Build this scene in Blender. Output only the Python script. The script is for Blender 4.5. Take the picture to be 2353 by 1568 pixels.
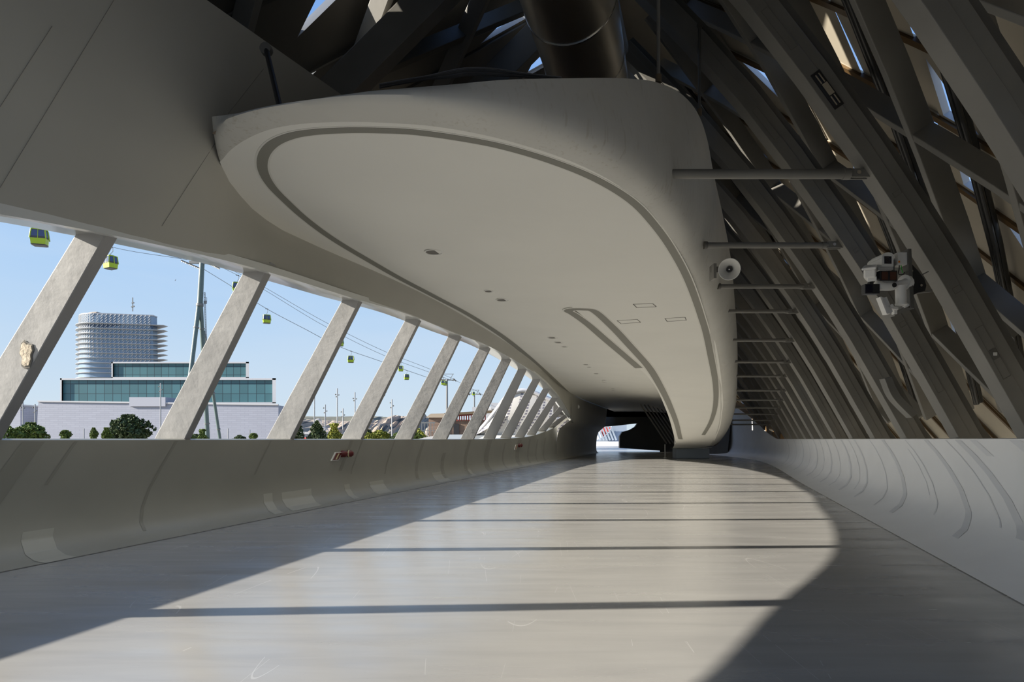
import bpy, math, random
from mathutils import Vector, Matrix
random.seed(7)
R = math.radians
sc = bpy.context.scene
for o in list(bpy.data.objects):
    bpy.data.objects.remove(o)
COL = sc.collection

# ---------------------------------------------------------------- camera, sky, sun, exposure
F, CX, HY, EYE = 1500.0, 1176.5, 1010.0, 1.5       # focal length in px, centre column, horizon row, eye height
cam_d = bpy.data.cameras.new('camera')
cam = bpy.data.objects.new('camera', cam_d)
COL.objects.link(cam)
cam.location = (0, 0, EYE)
cam.rotation_euler = (R(90), 0, 0)
cam_d.sensor_width = 36.0
cam_d.lens = 36.0 * F / 2353.0
cam_d.shift_y = (HY - 784.0) / 2353.0
cam_d.clip_start = 0.05
cam_d.clip_end = 20000
sc.camera = cam

SUN = Vector((1.0, 0.235, -0.40))                    # the way sunlight travels
world = bpy.data.worlds.new('world')
sc.world = world
world.use_nodes = True
wt = world.node_tree
for n in list(wt.nodes):
    wt.nodes.remove(n)
wo = wt.nodes.new('ShaderNodeOutputWorld')
bg = wt.nodes.new('ShaderNodeBackground')
def wn(t, **kw):
    n = wt.nodes.new(t)
    for k, v in kw.items(): setattr(n, k, v)
    return n
def wmath(op, a, b=None):
    n = wn('ShaderNodeMath', operation=op)
    for i, x in enumerate((a, b)):
        if x is None: continue
        if isinstance(x, (int, float)): n.inputs[i].default_value = x
        else: wt.links.new(x, n.inputs[i])
    return n.outputs[0]
wg = wn('ShaderNodeTexCoord')
ws = wn('ShaderNodeSeparateXYZ'); wt.links.new(wg.outputs['Generated'], ws.inputs[0])
wr = wn('ShaderNodeValToRGB'); wt.links.new(wmath('ADD', wmath('MULTIPLY', ws.outputs['Z'], 0.5), 0.5), wr.inputs['Fac'])
els = wr.color_ramp.elements
for pos, c in [(0.0, (0.20,0.19,0.17)), (0.49, (0.42,0.44,0.45)), (0.502, (0.64,0.745,0.82)), (0.55, (0.54,0.69,0.85)), (0.62, (0.40,0.60,0.87)), (0.70, (0.22,0.42,0.82)), (1.0, (0.14,0.30,0.68))]:
    e = els.new(pos) if pos not in (0.0, 1.0) else (els[0] if pos == 0.0 else els[-1])
    e.color = c + (1,)
cl = wn('ShaderNodeTexNoise'); cl.inputs['Scale'].default_value = 2.2; cl.inputs['Detail'].default_value = 6; cl.inputs['Distortion'].default_value = 0.4
cm = wn('ShaderNodeMapping'); cm.inputs['Scale'].default_value = (1, 1, 5); wt.links.new(wg.outputs['Generated'], cm.inputs[0]); wt.links.new(cm.outputs[0], cl.inputs['Vector'])
cr = wn('ShaderNodeValToRGB'); cr.color_ramp.elements[0].position = 0.45; cr.color_ramp.elements[1].position = 0.85; wt.links.new(cl.outputs['Fac'], cr.inputs['Fac'])
cx = wn('ShaderNodeMix', data_type='RGBA'); cx.inputs['B'].default_value = (0.62, 0.72, 0.84, 1)
wt.links.new(wmath('MULTIPLY', cr.outputs[0], 0.45), cx.inputs['Factor']); wt.links.new(wr.outputs[0], cx.inputs['A'])
# haze glow added round the sun, outside the view, to brighten the hall
wd = wn('ShaderNodeVectorMath', operation='DOT_PRODUCT'); sd = (-SUN).normalized(); wd.inputs[1].default_value = (sd.x, sd.y, sd.z)
wt.links.new(wg.outputs['Generated'], wd.inputs[0])
up = wmath('GREATER_THAN', ws.outputs['Z'], 0.0)
gl = wmath('MULTIPLY', wmath('MULTIPLY', wmath('POWER', wmath('MAXIMUM', wd.outputs['Value'], 0.0), 6.0), up), 1.1)
gc = wn('ShaderNodeVectorMath', operation='SCALE'); gc.inputs[0].default_value = (1.0, 0.97, 0.92); wt.links.new(gl, gc.inputs['Scale'])
ga = wn('ShaderNodeVectorMath', operation='ADD'); wt.links.new(cx.outputs['Result'], ga.inputs[0]); wt.links.new(gc.outputs[0], ga.inputs[1])
wt.links.new(ga.outputs[0], bg.inputs['Color'])
bg.inputs['Strength'].default_value = 1.0
wt.links.new(bg.outputs[0], wo.inputs['Surface'])

sun_d = bpy.data.lights.new('sun', 'SUN')
sun_d.energy = 11.6
sun_d.angle = R(0.53)
sun_d.color = (1.0, 0.93, 0.82)
sun = bpy.data.objects.new('sun', sun_d)
COL.objects.link(sun)
sun.rotation_euler = SUN.to_track_quat('-Z', 'Y').to_euler()
sun.location = (-60, -20, 60)

sc.view_settings.view_transform = 'Standard'
sc.view_settings.look = 'None'
sc.view_settings.exposure = 0.07
sc.view_settings.gamma = 1.0
sc.view_settings.use_curve_mapping = False
sc.cycles.max_bounces = 10
sc.cycles.diffuse_bounces = 7
sc.cycles.glossy_bounces = 4
sc.cycles.transmission_bounces = 6
sc.cycles.transparent_max_bounces = 8
sc.cycles.sample_clamp_indirect = 6.0
sc.cycles.use_denoising = True

# ---------------------------------------------------------------- helpers
def at(px, py, Y):
    return Vector(((px - CX) / F * Y, Y, EYE + (HY - py) / F * Y))

def interp(tab, x):
    """smooth (monotone cubic) interpolation of a sorted table [(x, y), ...]; straight beyond its ends"""
    n = len(tab)
    if x <= tab[0][0]:
        (a, b), (c, d) = tab[0], tab[1]
        return b + (x - a) * (d - b) / (c - a)
    if x >= tab[-1][0]:
        (a, b), (c, d) = tab[-2], tab[-1]
        return d + (x - c) * (d - b) / (c - a)
    i = 0
    while x > tab[i + 1][0]:
        i += 1
    def slope(k):
        if k <= 0 or k >= n - 1:
            j = min(max(k, 0), n - 2) if k <= 0 else n - 2
            return (tab[j + 1][1] - tab[j][1]) / (tab[j + 1][0] - tab[j][0])
        h0 = tab[k][0] - tab[k - 1][0]; h1 = tab[k + 1][0] - tab[k][0]
        d0 = (tab[k][1] - tab[k - 1][1]) / h0; d1 = (tab[k + 1][1] - tab[k][1]) / h1
        if d0 * d1 <= 0:
            return 0.0
        w1 = 2 * h1 + h0; w2 = h1 + 2 * h0
        return (w1 + w2) / (w1 / d0 + w2 / d1)
    x0, y0 = tab[i]; x1, y1 = tab[i + 1]
    h = x1 - x0; t = (x - x0) / h
    m0, m1 = slope(i), slope(i + 1)
    return ((2*t**3 - 3*t**2 + 1)*y0 + (t**3 - 2*t**2 + t)*h*m0 + (-2*t**3 + 3*t**2)*y1 + (t**3 - t**2)*h*m1)

def smooth_path(pts, n=6, closed=False):
    """Catmull-Rom through the points"""
    P = [Vector(p) for p in pts]
    out = []
    m = len(P)
    rng = m if closed else m - 1
    for i in range(rng):
        p1 = P[i]; p2 = P[(i + 1) % m]
        p0 = P[(i - 1) % m] if (closed or i > 0) else p1 * 2 - p2
        p3 = P[(i + 2) % m] if (closed or i < m - 2) else p2 * 2 - p1
        for k in range(n):
            t = k / n
            out.append(0.5 * ((2*p1) + (p2 - p0)*t + (2*p0 - 5*p1 + 4*p2 - p3)*t*t + (3*p1 - p0 - 3*p2 + p3)*t**3))
    if not closed:
        out.append(P[-1])
    return out

class MB:
    """collects geometry that is ONE object or part"""
    def __init__(s):
        s.v = []; s.f = []; s.mi = []; s.cur = 0
    def face(s, pts):
        b = len(s.v)
        s.v += [tuple(p) for p in pts]
        s.f.append(tuple(range(b, b + len(pts)))); s.mi.append(s.cur)
    def hexa(s, p):
        b = len(s.v)
        s.v += [tuple(q) for q in p]
        for q in ((0,3,2,1),(4,5,6,7),(0,1,5,4),(1,2,6,5),(2,3,7,6),(3,0,4,7)):
            s.f.append(tuple(b + k for k in q)); s.mi.append(s.cur)
        return s
    def box(s, x0, x1, y0, y1, z0, z1):
        return s.hexa([(x0,y0,z0),(x1,y0,z0),(x1,y1,z0),(x0,y1,z0),(x0,y0,z1),(x1,y0,z1),(x1,y1,z1),(x0,y1,z1)])
    def beam(s, a, b, w, h, up=(0,0,1), w2=None, h2=None):
        a = Vector(a); b = Vector(b); d = (b - a).normalized(); u = Vector(up)
        if abs(d.dot(u)) > 0.995: u = Vector((0, 1, 0)) if abs(d.y) < 0.9 else Vector((1, 0, 0))
        x = d.cross(u).normalized(); y = x.cross(d).normalized()
        w2 = w if w2 is None else w2; h2 = h if h2 is None else h2
        pa = [a - x*w/2 - y*h/2, a + x*w/2 - y*h/2, a + x*w/2 + y*h/2, a - x*w/2 + y*h/2]
        pb = [b - x*w2/2 - y*h2/2, b + x*w2/2 - y*h2/2, b + x*w2/2 + y*h2/2, b - x*w2/2 + y*h2/2]
        return s.hexa(pa + pb)
    def sections(s, secs, closed=True, caps=True, flip=False):
        b = len(s.v); n = len(secs[0])
        for q in secs:
            s.v += [tuple(p) for p in q]
        m = n if closed else n - 1
        for i in range(len(secs) - 1):
            for j in range(m):
                k = (j + 1) % n
                q = (b+i*n+j, b+i*n+k, b+(i+1)*n+k, b+(i+1)*n+j)
                s.f.append(q[::-1] if flip else q); s.mi.append(s.cur)
        if closed and caps:
            s.f.append(tuple(b + j for j in range(n))[::-1]); s.mi.append(s.cur)
            s.f.append(tuple(b + (len(secs)-1)*n + j for j in range(n))); s.mi.append(s.cur)
        return s
    def tube(s, pts, r, n=10, caps=True):
        P = [Vector(p) for p in pts]
        secs = []
        ref = None
        for i, p in enumerate(P):
            d = (P[min(i+1, len(P)-1)] - P[max(i-1, 0)]).normalized()
            if ref is None:
                ref = d.orthogonal().normalized()
            x = (ref - d * ref.dot(d)).normalized(); ref = x
            y = d.cross(x)
            rr = r[i] if isinstance(r, (list, tuple)) else r
            secs.append([p + x*math.cos(a)*rr + y*math.sin(a)*rr for a in [2*math.pi*k/n for k in range(n)]])
        return s.sections(secs, True, caps)
    def disc(s, c, axis, r, h, n=16):
        c = Vector(c); a = Vector(axis).normalized()
        return s.tube([c - a*h/2, c + a*h/2], r, n)
    def ball(s, c, r, n=10, sx=1, sy=1, sz=1):
        c = Vector(c); secs = []
        for i in range(n + 1):
            t = math.pi * i / n
            rr = max(math.sin(t), 0.02) * r
            secs.append([c + Vector((rr*math.cos(a)*sx, rr*math.sin(a)*sy, -math.cos(t)*r*sz)) for a in [2*math.pi*k/(n*2) for k in range(n*2)]])
        return s.sections(secs, True, True)
    def build(s, name, mat, parent=None, smooth=False, bevel=0, angle=35):
        me = bpy.data.meshes.new(name)
        me.from_pydata(s.v, [], s.f)
        mats = mat if isinstance(mat, (list, tuple)) else [mat]
        for m in mats:
            me.materials.append(m)
        me.polygons.foreach_set('material_index', s.mi)
        if smooth:
            me.polygons.foreach_set('use_smooth', [True] * len(me.polygons))
        me.update()
        o = bpy.data.objects.new(name, me)
        COL.objects.link(o)
        if parent is not None:
            o.parent = parent
            o.matrix_parent_inverse = parent.matrix_basis.inverted()
        if smooth and angle:
            me.set_sharp_from_angle(angle=R(angle))
        if bevel:
            b = o.modifiers.new('bevel', 'BEVEL'); b.width = bevel; b.segments = 2; b.limit_method = 'ANGLE'
        return o

def tag(o, label, cat, group=None):
    o['label'] = label; o['category'] = cat
    if group: o['group'] = group
    return o
def thing(name, label, cat, loc, group=None, rot=None):
    o = bpy.data.objects.new(name, None)
    COL.objects.link(o)
    o.location = loc
    if rot is not None: o.rotation_euler = rot
    o.empty_display_size = 0.2
    return tag(o, label, cat, group)
def struct(o):
    o['kind'] = 'structure'
    return o
ORD = ['first','second','third','fourth','fifth','sixth','seventh','eighth','ninth','tenth','eleventh','twelfth','thirteenth','fourteenth','fifteenth','sixteenth','seventeenth','eighteenth','nineteenth','twentieth','twenty-first','twenty-second','twenty-third','twenty-fourth','twenty-fifth']

# ---------------------------------------------------------------- materials
def mat(name, col, rough=0.5, metal=0.0, spec=0.5, var=0.0, vscale=3.0, bump=0.0, bscale=8.0, col2=None, coat=0, stretch=None, emit=None, estr=1.0, detail=6.0, bdist=0.02):
    m = bpy.data.materials.new(name); m.use_nodes = True
    t = m.node_tree; b = t.nodes['Principled BSDF']
    c = tuple(col) + (1,)
    b.inputs['Base Color'].default_value = c
    b.inputs['Roughness'].default_value = rough
    b.inputs['Metallic'].default_value = metal
    b.inputs['Specular IOR Level'].default_value = spec
    b.inputs['Coat Weight'].default_value = coat
    m.diffuse_color = c
    if var or bump:
        tc = t.nodes.new('ShaderNodeTexCoord'); mp = t.nodes.new('ShaderNodeMapping')
        t.links.new(tc.outputs['Object'], mp.inputs['Vector'])
        if stretch: mp.inputs['Scale'].default_value = stretch
    if var:
        n = t.nodes.new('ShaderNodeTexNoise'); n.inputs['Scale'].default_value = vscale; n.inputs['Detail'].default_value = detail
        t.links.new(mp.outputs[0], n.inputs['Vector'])
        r = t.nodes.new('ShaderNodeValToRGB')
        r.color_ramp.elements[0].position = 0.3; r.color_ramp.elements[1].position = 0.7
        d = col2 if col2 else tuple(x * (1 - var) for x in col)
        r.color_ramp.elements[0].color = tuple(d) + (1,)
        r.color_ramp.elements[1].color = c
        t.links.new(n.outputs['Fac'], r.inputs['Fac'])
        t.links.new(r.outputs[0], b.inputs['Base Color'])
    if bump:
        n2 = t.nodes.new('ShaderNodeTexNoise'); n2.inputs['Scale'].default_value = bscale; n2.inputs['Detail'].default_value = 8
        t.links.new(mp.outputs[0], n2.inputs['Vector'])
        bp = t.nodes.new('ShaderNodeBump'); bp.inputs['Strength'].default_value = bump; bp.inputs['Distance'].default_value = bdist
        t.links.new(n2.outputs['Fac'], bp.inputs['Height'])
        t.links.new(bp.outputs[0], b.inputs['Normal'])
    if emit:
        b.inputs['Emission Color'].default_value = tuple(emit) + (1,)
        b.inputs['Emission Strength'].default_value = estr
    return m

M = {}
M['plaster'] = mat('white_plaster', (0.74, 0.72, 0.66), 0.55, var=0.10, vscale=0.7, bump=0.12, bscale=3.0)
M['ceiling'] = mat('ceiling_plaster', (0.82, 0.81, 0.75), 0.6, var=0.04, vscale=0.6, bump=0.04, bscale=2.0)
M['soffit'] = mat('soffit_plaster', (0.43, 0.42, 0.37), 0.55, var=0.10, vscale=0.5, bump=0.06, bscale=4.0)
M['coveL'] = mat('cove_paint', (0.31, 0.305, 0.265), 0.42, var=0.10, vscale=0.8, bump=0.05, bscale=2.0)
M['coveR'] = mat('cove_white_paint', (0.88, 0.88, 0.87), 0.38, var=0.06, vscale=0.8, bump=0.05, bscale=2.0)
M['groove'] = mat('groove_grey', (0.24, 0.235, 0.20), 0.6)
M['groove_lip'] = mat('groove_lip', (0.72, 0.71, 0.65), 0.5)
M['seam'] = mat('seam_dark', (0.16, 0.15, 0.13), 0.6)
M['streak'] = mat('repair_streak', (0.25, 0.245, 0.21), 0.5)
M['joint'] = mat('hairline_joint', (0.25, 0.24, 0.21), 0.6)
M['patch'] = mat('pale_patch', (0.80, 0.79, 0.73), 0.5)
M['strut'] = mat('strut_render', (0.36, 0.355, 0.345), 0.6, var=0.08, vscale=1.2, bump=0.6, bscale=1.9, bdist=0.045)
M['strut_edge'] = M['strut']
M['stone'] = mat('exposed_stone', (0.72, 0.62, 0.48), 0.85, var=0.45, vscale=12, bump=0.8, bscale=18)
M['steel'] = mat('grey_painted_steel', (0.22, 0.212, 0.19), 0.5, var=0.18, vscale=1.5, bump=0.05, bscale=12)
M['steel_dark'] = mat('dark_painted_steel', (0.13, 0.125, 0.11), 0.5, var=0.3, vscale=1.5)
M['rust'] = mat('rusty_steel', (0.20, 0.15, 0.09), 0.6, var=0.4, vscale=3)
M['mullion'] = mat('black_mullion', (0.03, 0.03, 0.028), 0.3)
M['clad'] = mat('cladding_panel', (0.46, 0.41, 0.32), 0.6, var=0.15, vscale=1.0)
M['clad_shaded'] = mat('shaded_cladding_panel', (0.15, 0.14, 0.12), 0.6, var=0.15, vscale=1.0)  # shade under the river-side roof is put into this darker panel colour
M['clad_out'] = mat('cladding_outer', (0.75, 0.75, 0.75), 0.4)
M['seam_brown'] = mat('brown_seam', (0.11, 0.065, 0.025), 0.5)
M['reveal'] = mat('opening_reveal', (0.55, 0.58, 0.62), 0.25)
M['duct'] = mat('duct_metal', (0.60, 0.56, 0.48), 0.38, metal=1.0, bump=0.03, bscale=3)
M['cable'] = mat('black_cable', (0.13, 0.13, 0.135), 0.3)
M['white_metal'] = mat('white_painted_metal', (0.78, 0.77, 0.73), 0.4)
M['black'] = mat('black_plastic', (0.02, 0.02, 0.022), 0.35)
M['glass_dark'] = mat('dark_lens', (0.01, 0.01, 0.02), 0.05)
M['red'] = mat('red_plastic', (0.13, 0.008, 0.006), 0.35)
M['cream'] = mat('cream_marking', (0.75, 0.66, 0.38), 0.5)
M['chrome'] = mat('chrome', (0.7, 0.7, 0.7), 0.2, metal=1.0)
M['deck'] = mat('brown_deck', (0.16, 0.12, 0.09), 0.7)
M['lime'] = mat('lime_paint', (0.33, 0.46, 0.015), 0.35)
M['green_wire'] = mat('green_wire', (0.05, 0.5, 0.05), 0.4)
M['orange'] = mat('orange_label', (0.8, 0.25, 0.03), 0.5)
M['gglass'] = mat('gondola_glass', (0.06, 0.08, 0.16), 0.12)
M['cabin_dark'] = mat('cabin_dark', (0.04, 0.045, 0.05), 0.4)
M['pylon'] = mat('pylon_steel', (0.10, 0.145, 0.14), 0.4, var=0.15)
M['galv'] = mat('galvanised', (0.15, 0.155, 0.155), 0.45)
M['plinth'] = mat('white_tile', (0.34, 0.35, 0.40), 0.5)
M['wframe'] = mat('white_frame', (0.46, 0.46, 0.47), 0.45)
M['bark'] = mat('bark', (0.16, 0.12, 0.08), 0.9)
M['leaf_dark'] = mat('leaf_dark', (0.06, 0.095, 0.03), 0.8, var=0.5, vscale=2.0)
M['leaf_mid'] = mat('leaf_mid', (0.13, 0.19, 0.035), 0.8, var=0.5, vscale=2.0)
M['leaf_yel'] = mat('leaf_yellow', (0.30, 0.29, 0.035), 0.8, var=0.5, vscale=2.0, col2=(0.10, 0.14, 0.02))
M['ground'] = mat('ground_earth', (0.42, 0.38, 0.30), 0.9, var=0.3, vscale=0.02)
M['hill'] = mat('clay_hill', (0.42, 0.32, 0.24), 0.95, var=0.45, vscale=0.02, col2=(0.22, 0.20, 0.16), bump=0.5, bscale=0.05, bdist=8)
M['hill_green'] = mat('green_plateau', (0.17, 0.165, 0.12), 0.95, var=0.3, vscale=0.02)
M['wood'] = mat('wood_panel', (0.25, 0.17, 0.125), 0.7, var=0.45, vscale=0.4, stretch=(1, 1, 5))
M['red_slat'] = mat('red_slat', (0.26, 0.03, 0.025), 0.6)
M['sand_panel'] = mat('sand_roof', (0.38, 0.31, 0.23), 0.7)
M['concrete'] = mat('concrete', (0.30, 0.31, 0.32), 0.7, var=0.15, vscale=0.5)
M['blue_grey'] = mat('blue_grey_wall', (0.36, 0.42, 0.50), 0.5, var=0.2, vscale=0.3)
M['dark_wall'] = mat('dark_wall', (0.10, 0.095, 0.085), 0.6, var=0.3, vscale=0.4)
M['yellow'] = mat('yellow_board', (0.75, 0.62, 0.05), 0.5)
M['redb'] = mat('red_board', (0.7, 0.06, 0.04), 0.5)
M['whiteb'] = mat('white_board', (0.85, 0.85, 0.85), 0.5)
M['bluebox'] = mat('blue_grey_box', (0.38, 0.43, 0.48), 0.5)
M['bird'] = mat('bird_grey', (0.05, 0.05, 0.05), 0.8)

def floor_material():
    m = bpy.data.materials.new('polished_floor'); m.use_nodes = True
    t = m.node_tree; b = t.nodes['Principled BSDF']
    tc = t.nodes.new('ShaderNodeTexCoord')
    def noise(scale, detail, stretch=(1, 1, 1), rot=0.0, dist=0.0):
        mp = t.nodes.new('ShaderNodeMapping'); mp.inputs['Scale'].default_value = stretch; mp.inputs['Rotation'].default_value = (0, 0, rot)
        t.links.new(tc.outputs['Object'], mp.inputs['Vector'])
        n = t.nodes.new('ShaderNodeTexNoise'); n.inputs['Scale'].default_value = scale; n.inputs['Detail'].default_value = detail
        n.inputs['Distortion'].default_value = dist
        t.links.new(mp.outputs[0], n.inputs['Vector']); return n
    def ramp(src, p0, p1, c0, c1):
        r = t.nodes.new('ShaderNodeValToRGB')
        r.color_ramp.elements[0].position = p0; r.color_ramp.elements[1].position = p1
        r.color_ramp.elements[0].color = tuple(c0) + (1,); r.color_ramp.elements[1].color = tuple(c1) + (1,)
        t.links.new(src, r.inputs['Fac']); return r
    def mix(a, bb, fac, mode='MULTIPLY'):
        x = t.nodes.new('ShaderNodeMix'); x.data_type = 'RGBA'; x.blend_type = mode
        x.inputs['Factor'].default_value = fac
        t.links.new(a, x.inputs['A']); t.links.new(bb, x.inputs['B']); return x.outputs['Result']
    base = ramp(noise(0.35, 4, (1, 0.5, 1)).outputs['Fac'], 0.3, 0.7, (0.33, 0.325, 0.31), (0.385, 0.375, 0.35))
    wear = ramp(noise(2.2, 10, (0.35, 2.2, 1), 0.12, 0.6).outputs['Fac'], 0.3, 0.75, (0.86, 0.86, 0.87), (1, 1, 1))
    fine = ramp(noise(60, 3).outputs['Fac'], 0.28, 0.34, (0.7, 0.7, 0.7), (1, 1, 1))
    c = mix(mix(base.outputs[0], wear.outputs[0], 1.0), fine.outputs[0], 0.25)
    # scratches: thin lines of several slanted stretched noises
    for rot, sc_, th in ((0.75, 1.3, 0.0035), (1.25, 0.9, 0.003), (-0.5, 0.8, 0.0025)):
        n = noise(sc_, 0, (1.0, 0.12, 1), rot, 0.25)
        sub = t.nodes.new('ShaderNodeMath'); sub.operation = 'SUBTRACT'; sub.inputs[1].default_value = 0.56
        t.links.new(n.outputs['Fac'], sub.inputs[0])
        ab = t.nodes.new('ShaderNodeMath'); ab.operation = 'ABSOLUTE'; t.links.new(sub.outputs[0], ab.inputs[0])
        lt = t.nodes.new('ShaderNodeMath'); lt.operation = 'LESS_THAN'; lt.inputs[1].default_value = th * 0.35
        t.links.new(ab.outputs[0], lt.inputs[0])
        gate = noise(0.9, 2); g2 = t.nodes.new('ShaderNodeMath'); g2.operation = 'GREATER_THAN'; g2.inputs[1].default_value = 0.56
        t.links.new(gate.outputs['Fac'], g2.inputs[0])
        mu = t.nodes.new('ShaderNodeMath'); mu.operation = 'MULTIPLY'; t.links.new(lt.outputs[0], mu.inputs[0]); t.links.new(g2.outputs[0], mu.inputs[1])
        x = t.nodes.new('ShaderNodeMix'); x.data_type = 'RGBA'; x.inputs['B'].default_value = (0.52, 0.51, 0.49, 1)
        m2 = t.nodes.new('ShaderNodeMath'); m2.operation = 'MULTIPLY'; m2.inputs[1].default_value = 0.5; t.links.new(mu.outputs[0], m2.inputs[0])
        t.links.new(m2.outputs[0], x.inputs['Factor']); t.links.new(c, x.inputs['A']); c = x.outputs['Result']
    t.links.new(c, b.inputs['Base Color'])
    rr = ramp(noise(1.6, 8, (0.3, 2.0, 1), 0.1, 0.5).outputs['Fac'], 0.3, 0.7, (0.17, 0.17, 0.17), (0.30, 0.30, 0.30))
    t.links.new(rr.outputs[0], b.inputs['Roughness'])
    b.inputs['Specular IOR Level'].default_value = 0.5
    bp = t.nodes.new('ShaderNodeBump'); bp.inputs['Strength'].default_value = 0.10; bp.inputs['Distance'].default_value = 0.02
    t.links.new(noise(1.2, 5, (0.6, 1.6, 1)).outputs['Fac'], bp.inputs['Height']); t.links.new(bp.outputs[0], b.inputs['Normal'])
    return m
M['floor'] = floor_material()

def grid_mat(name, base, line, sx, sz, lw=0.05, rough=0.3, metal=0.0, brick=False, var=0.1):
    """panels drawn with a brick texture over X (width) and Z (height) in object space"""
    m = bpy.data.materials.new(name); m.use_nodes = True
    t = m.node_tree; b = t.nodes['Principled BSDF']
    tc = t.nodes.new('ShaderNodeTexCoord'); sp = t.nodes.new('ShaderNodeSeparateXYZ'); cb = t.nodes.new('ShaderNodeCombineXYZ')
    t.links.new(tc.outputs['Object'], sp.inputs[0])
    ad = t.nodes.new('ShaderNodeMath'); ad.operation = 'ADD'
    t.links.new(sp.outputs['X'], ad.inputs[0]); t.links.new(sp.outputs['Y'], ad.inputs[1])
    t.links.new(ad.outputs[0], cb.inputs['X']); t.links.new(sp.outputs['Z'], cb.inputs['Y'])
    br = t.nodes.new('ShaderNodeTexBrick'); br.offset = 0.5 if brick else 0.0
    br.inputs['Scale'].default_value = 1.0
    br.inputs['Brick Width'].default_value = sx; br.inputs['Row Height'].default_value = sz
    br.inputs['Mortar Size'].default_value = lw; br.inputs['Mortar Smooth'].default_value = 0.0
    br.inputs['Color1'].default_value = tuple(base) + (1,)
    br.inputs['Color2'].default_value = tuple(x * (1 - var) for x in base) + (1,)
    br.inputs['Mortar'].default_value = tuple(line) + (1,)
    t.links.new(cb.outputs[0], br.inputs['Vector']); t.links.new(br.outputs['Color'], b.inputs['Base Color'])
    b.inputs['Roughness'].default_value = rough; b.inputs['Metallic'].default_value = metal
    return m
M['tealglass'] = grid_mat('teal_glazing', (0.055, 0.15, 0.17), (0.012, 0.03, 0.04), 2.6, 3.1, 0.09, 0.35, var=0.25)
M['plinth_tile'] = grid_mat('pale_tile_wall', (0.31, 0.325, 0.385), (0.24, 0.25, 0.30), 2.4, 0.55, 0.04, 0.6, brick=True, var=0.08)
M['perf'] = grid_mat('perforated_white', (0.14, 0.13, 0.16), (0.52, 0.50, 0.45), 2.0, 3.6, 0.75, 0.6, brick=True, var=0.3)
def perf_mat():
    m = bpy.data.materials.new('perforated_white'); m.use_nodes = True
    t = m.node_tree; b = t.nodes['Principled BSDF']
    tc = t.nodes.new('ShaderNodeTexCoord'); sp = t.nodes.new('ShaderNodeSeparateXYZ'); t.links.new(tc.outputs['Object'], sp.inputs[0])
    def mth(op, a, bb=None):
        n = t.nodes.new('ShaderNodeMath'); n.operation = op
        for i, x in enumerate((a, bb)):
            if x is None: continue
            if isinstance(x, (int, float)): n.inputs[i].default_value = x
            else: t.links.new(x, n.inputs[i])
        return n.outputs[0]
    u = mth('ADD', mth('ADD', sp.outputs['X'], mth('MULTIPLY', sp.outputs['Y'], 0.6)), mth('MULTIPLY', sp.outputs['Z'], -0.45))
    fu = mth('FRACT', mth('MULTIPLY', u, 1 / 0.62)); fv = mth('FRACT', mth('MULTIPLY', sp.outputs['Z'], 1 / 0.42))
    big = mth('LESS_THAN', mth('FRACT', mth('MULTIPLY', u, 1 / 2.48)), 0.74)
    hole = mth('MULTIPLY', mth('MULTIPLY', mth('LESS_THAN', fu, 0.55), mth('LESS_THAN', fv, 0.62)), big)
    mx = t.nodes.new('ShaderNodeMix'); mx.data_type = 'RGBA'; mx.inputs['A'].default_value = (0.50, 0.48, 0.44, 1); mx.inputs['B'].default_value = (0.16, 0.15, 0.18, 1)
    t.links.new(hole, mx.inputs['Factor']); t.links.new(mx.outputs['Result'], b.inputs['Base Color']); b.inputs['Roughness'].default_value = 0.6
    return m
M['perf'] = perf_mat()
M['towerglass'] = mat('tower_glazing', (0.19, 0.27, 0.37), 0.25, var=0.1, vscale=0.2)
M['tower_dark'] = mat('tower_dark_glazing', (0.04, 0.07, 0.13), 0.25)
M['tower_rib'] = mat('tower_pale_rib', (0.44, 0.45, 0.46), 0.5)

# ---------------------------------------------------------------- plan of the hall (tables along Y, metres)
def FL(Y): return interp([(-25,-13.2),(0,-7.45),(20,-2.85),(50,4.05),(58,6.0),(66,8.05),(72,9.6)], Y)      # floor edge, river side
def FR(Y): return interp([(-25,-5.2),(0,2.75),(20,9.15),(43,16.5),(48,17.7),(55,18.7),(65,19.2),(80,18.6)], Y)
def PZ(Y): return interp([(-25,1.49),(20,1.49),(30,1.50),(38,1.62),(44,2.0),(49,2.55),(51,2.8)], Y)          # parapet top, river side
def PO(Y): return interp([(-25,0.60),(30,0.60),(44,0.45),(49,0.30),(51,0.2)], Y)                              # how far it stands out from the floor edge
EDGE = [(-25,-13.4,1.48),(-4.5,-8.9,1.5),(-3.2,-8.5,2.0),(-1.5,-7.8,2.55),(0.5,-6.9,2.8),(2.2,-5.88,3.0),(4.0,-5.12,3.2),(5.4,-4.56,3.42),(6.63,-4.18,3.60)]
for px, py, Y in [(598,620,9.43),(810,685,12.3),(950,727,15.3),(1043,765,18.1),(1115,792,21.0),(1163,817,23.9),(1201,840,26.8),(1233,862,29.7),
                  (1256,882,32.7),(1275,902,35.8),(1291,922,38.8),(1303,943,42.0),(1312,960,45.0)]:
    p = at(px, py, Y); EDGE.append((Y, p.x, p.z))
EDGE += [(48.0, 4.35, 2.95), (50, 4.7, 2.75)]
def EX(Y): return interp([(a, b) for a, b, c in EDGE], Y)
def EZ(Y): return interp([(a, c) for a, b, c in EDGE], Y)
def mainz(X, Y): return 4.5 - 0.06 * max(-6, min(3, X - 0.28 * Y))
KREASE = []
for px, py in [(505,372),(522,410),(548,445),(585,485),(640,524),(700,553),(760,580),(830,610),(900,641),(1000,690),(1100,747),(1200,812),(1290,890),(1340,935)]:
    Y = 8.0
    for _ in range(30):
        p = at(px, py, Y); Y = (mainz(p.x, Y) - EYE) / ((HY - py) / F)
    KREASE.append((Y, (px - CX) / F * Y))
KREASE.sort()
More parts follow.
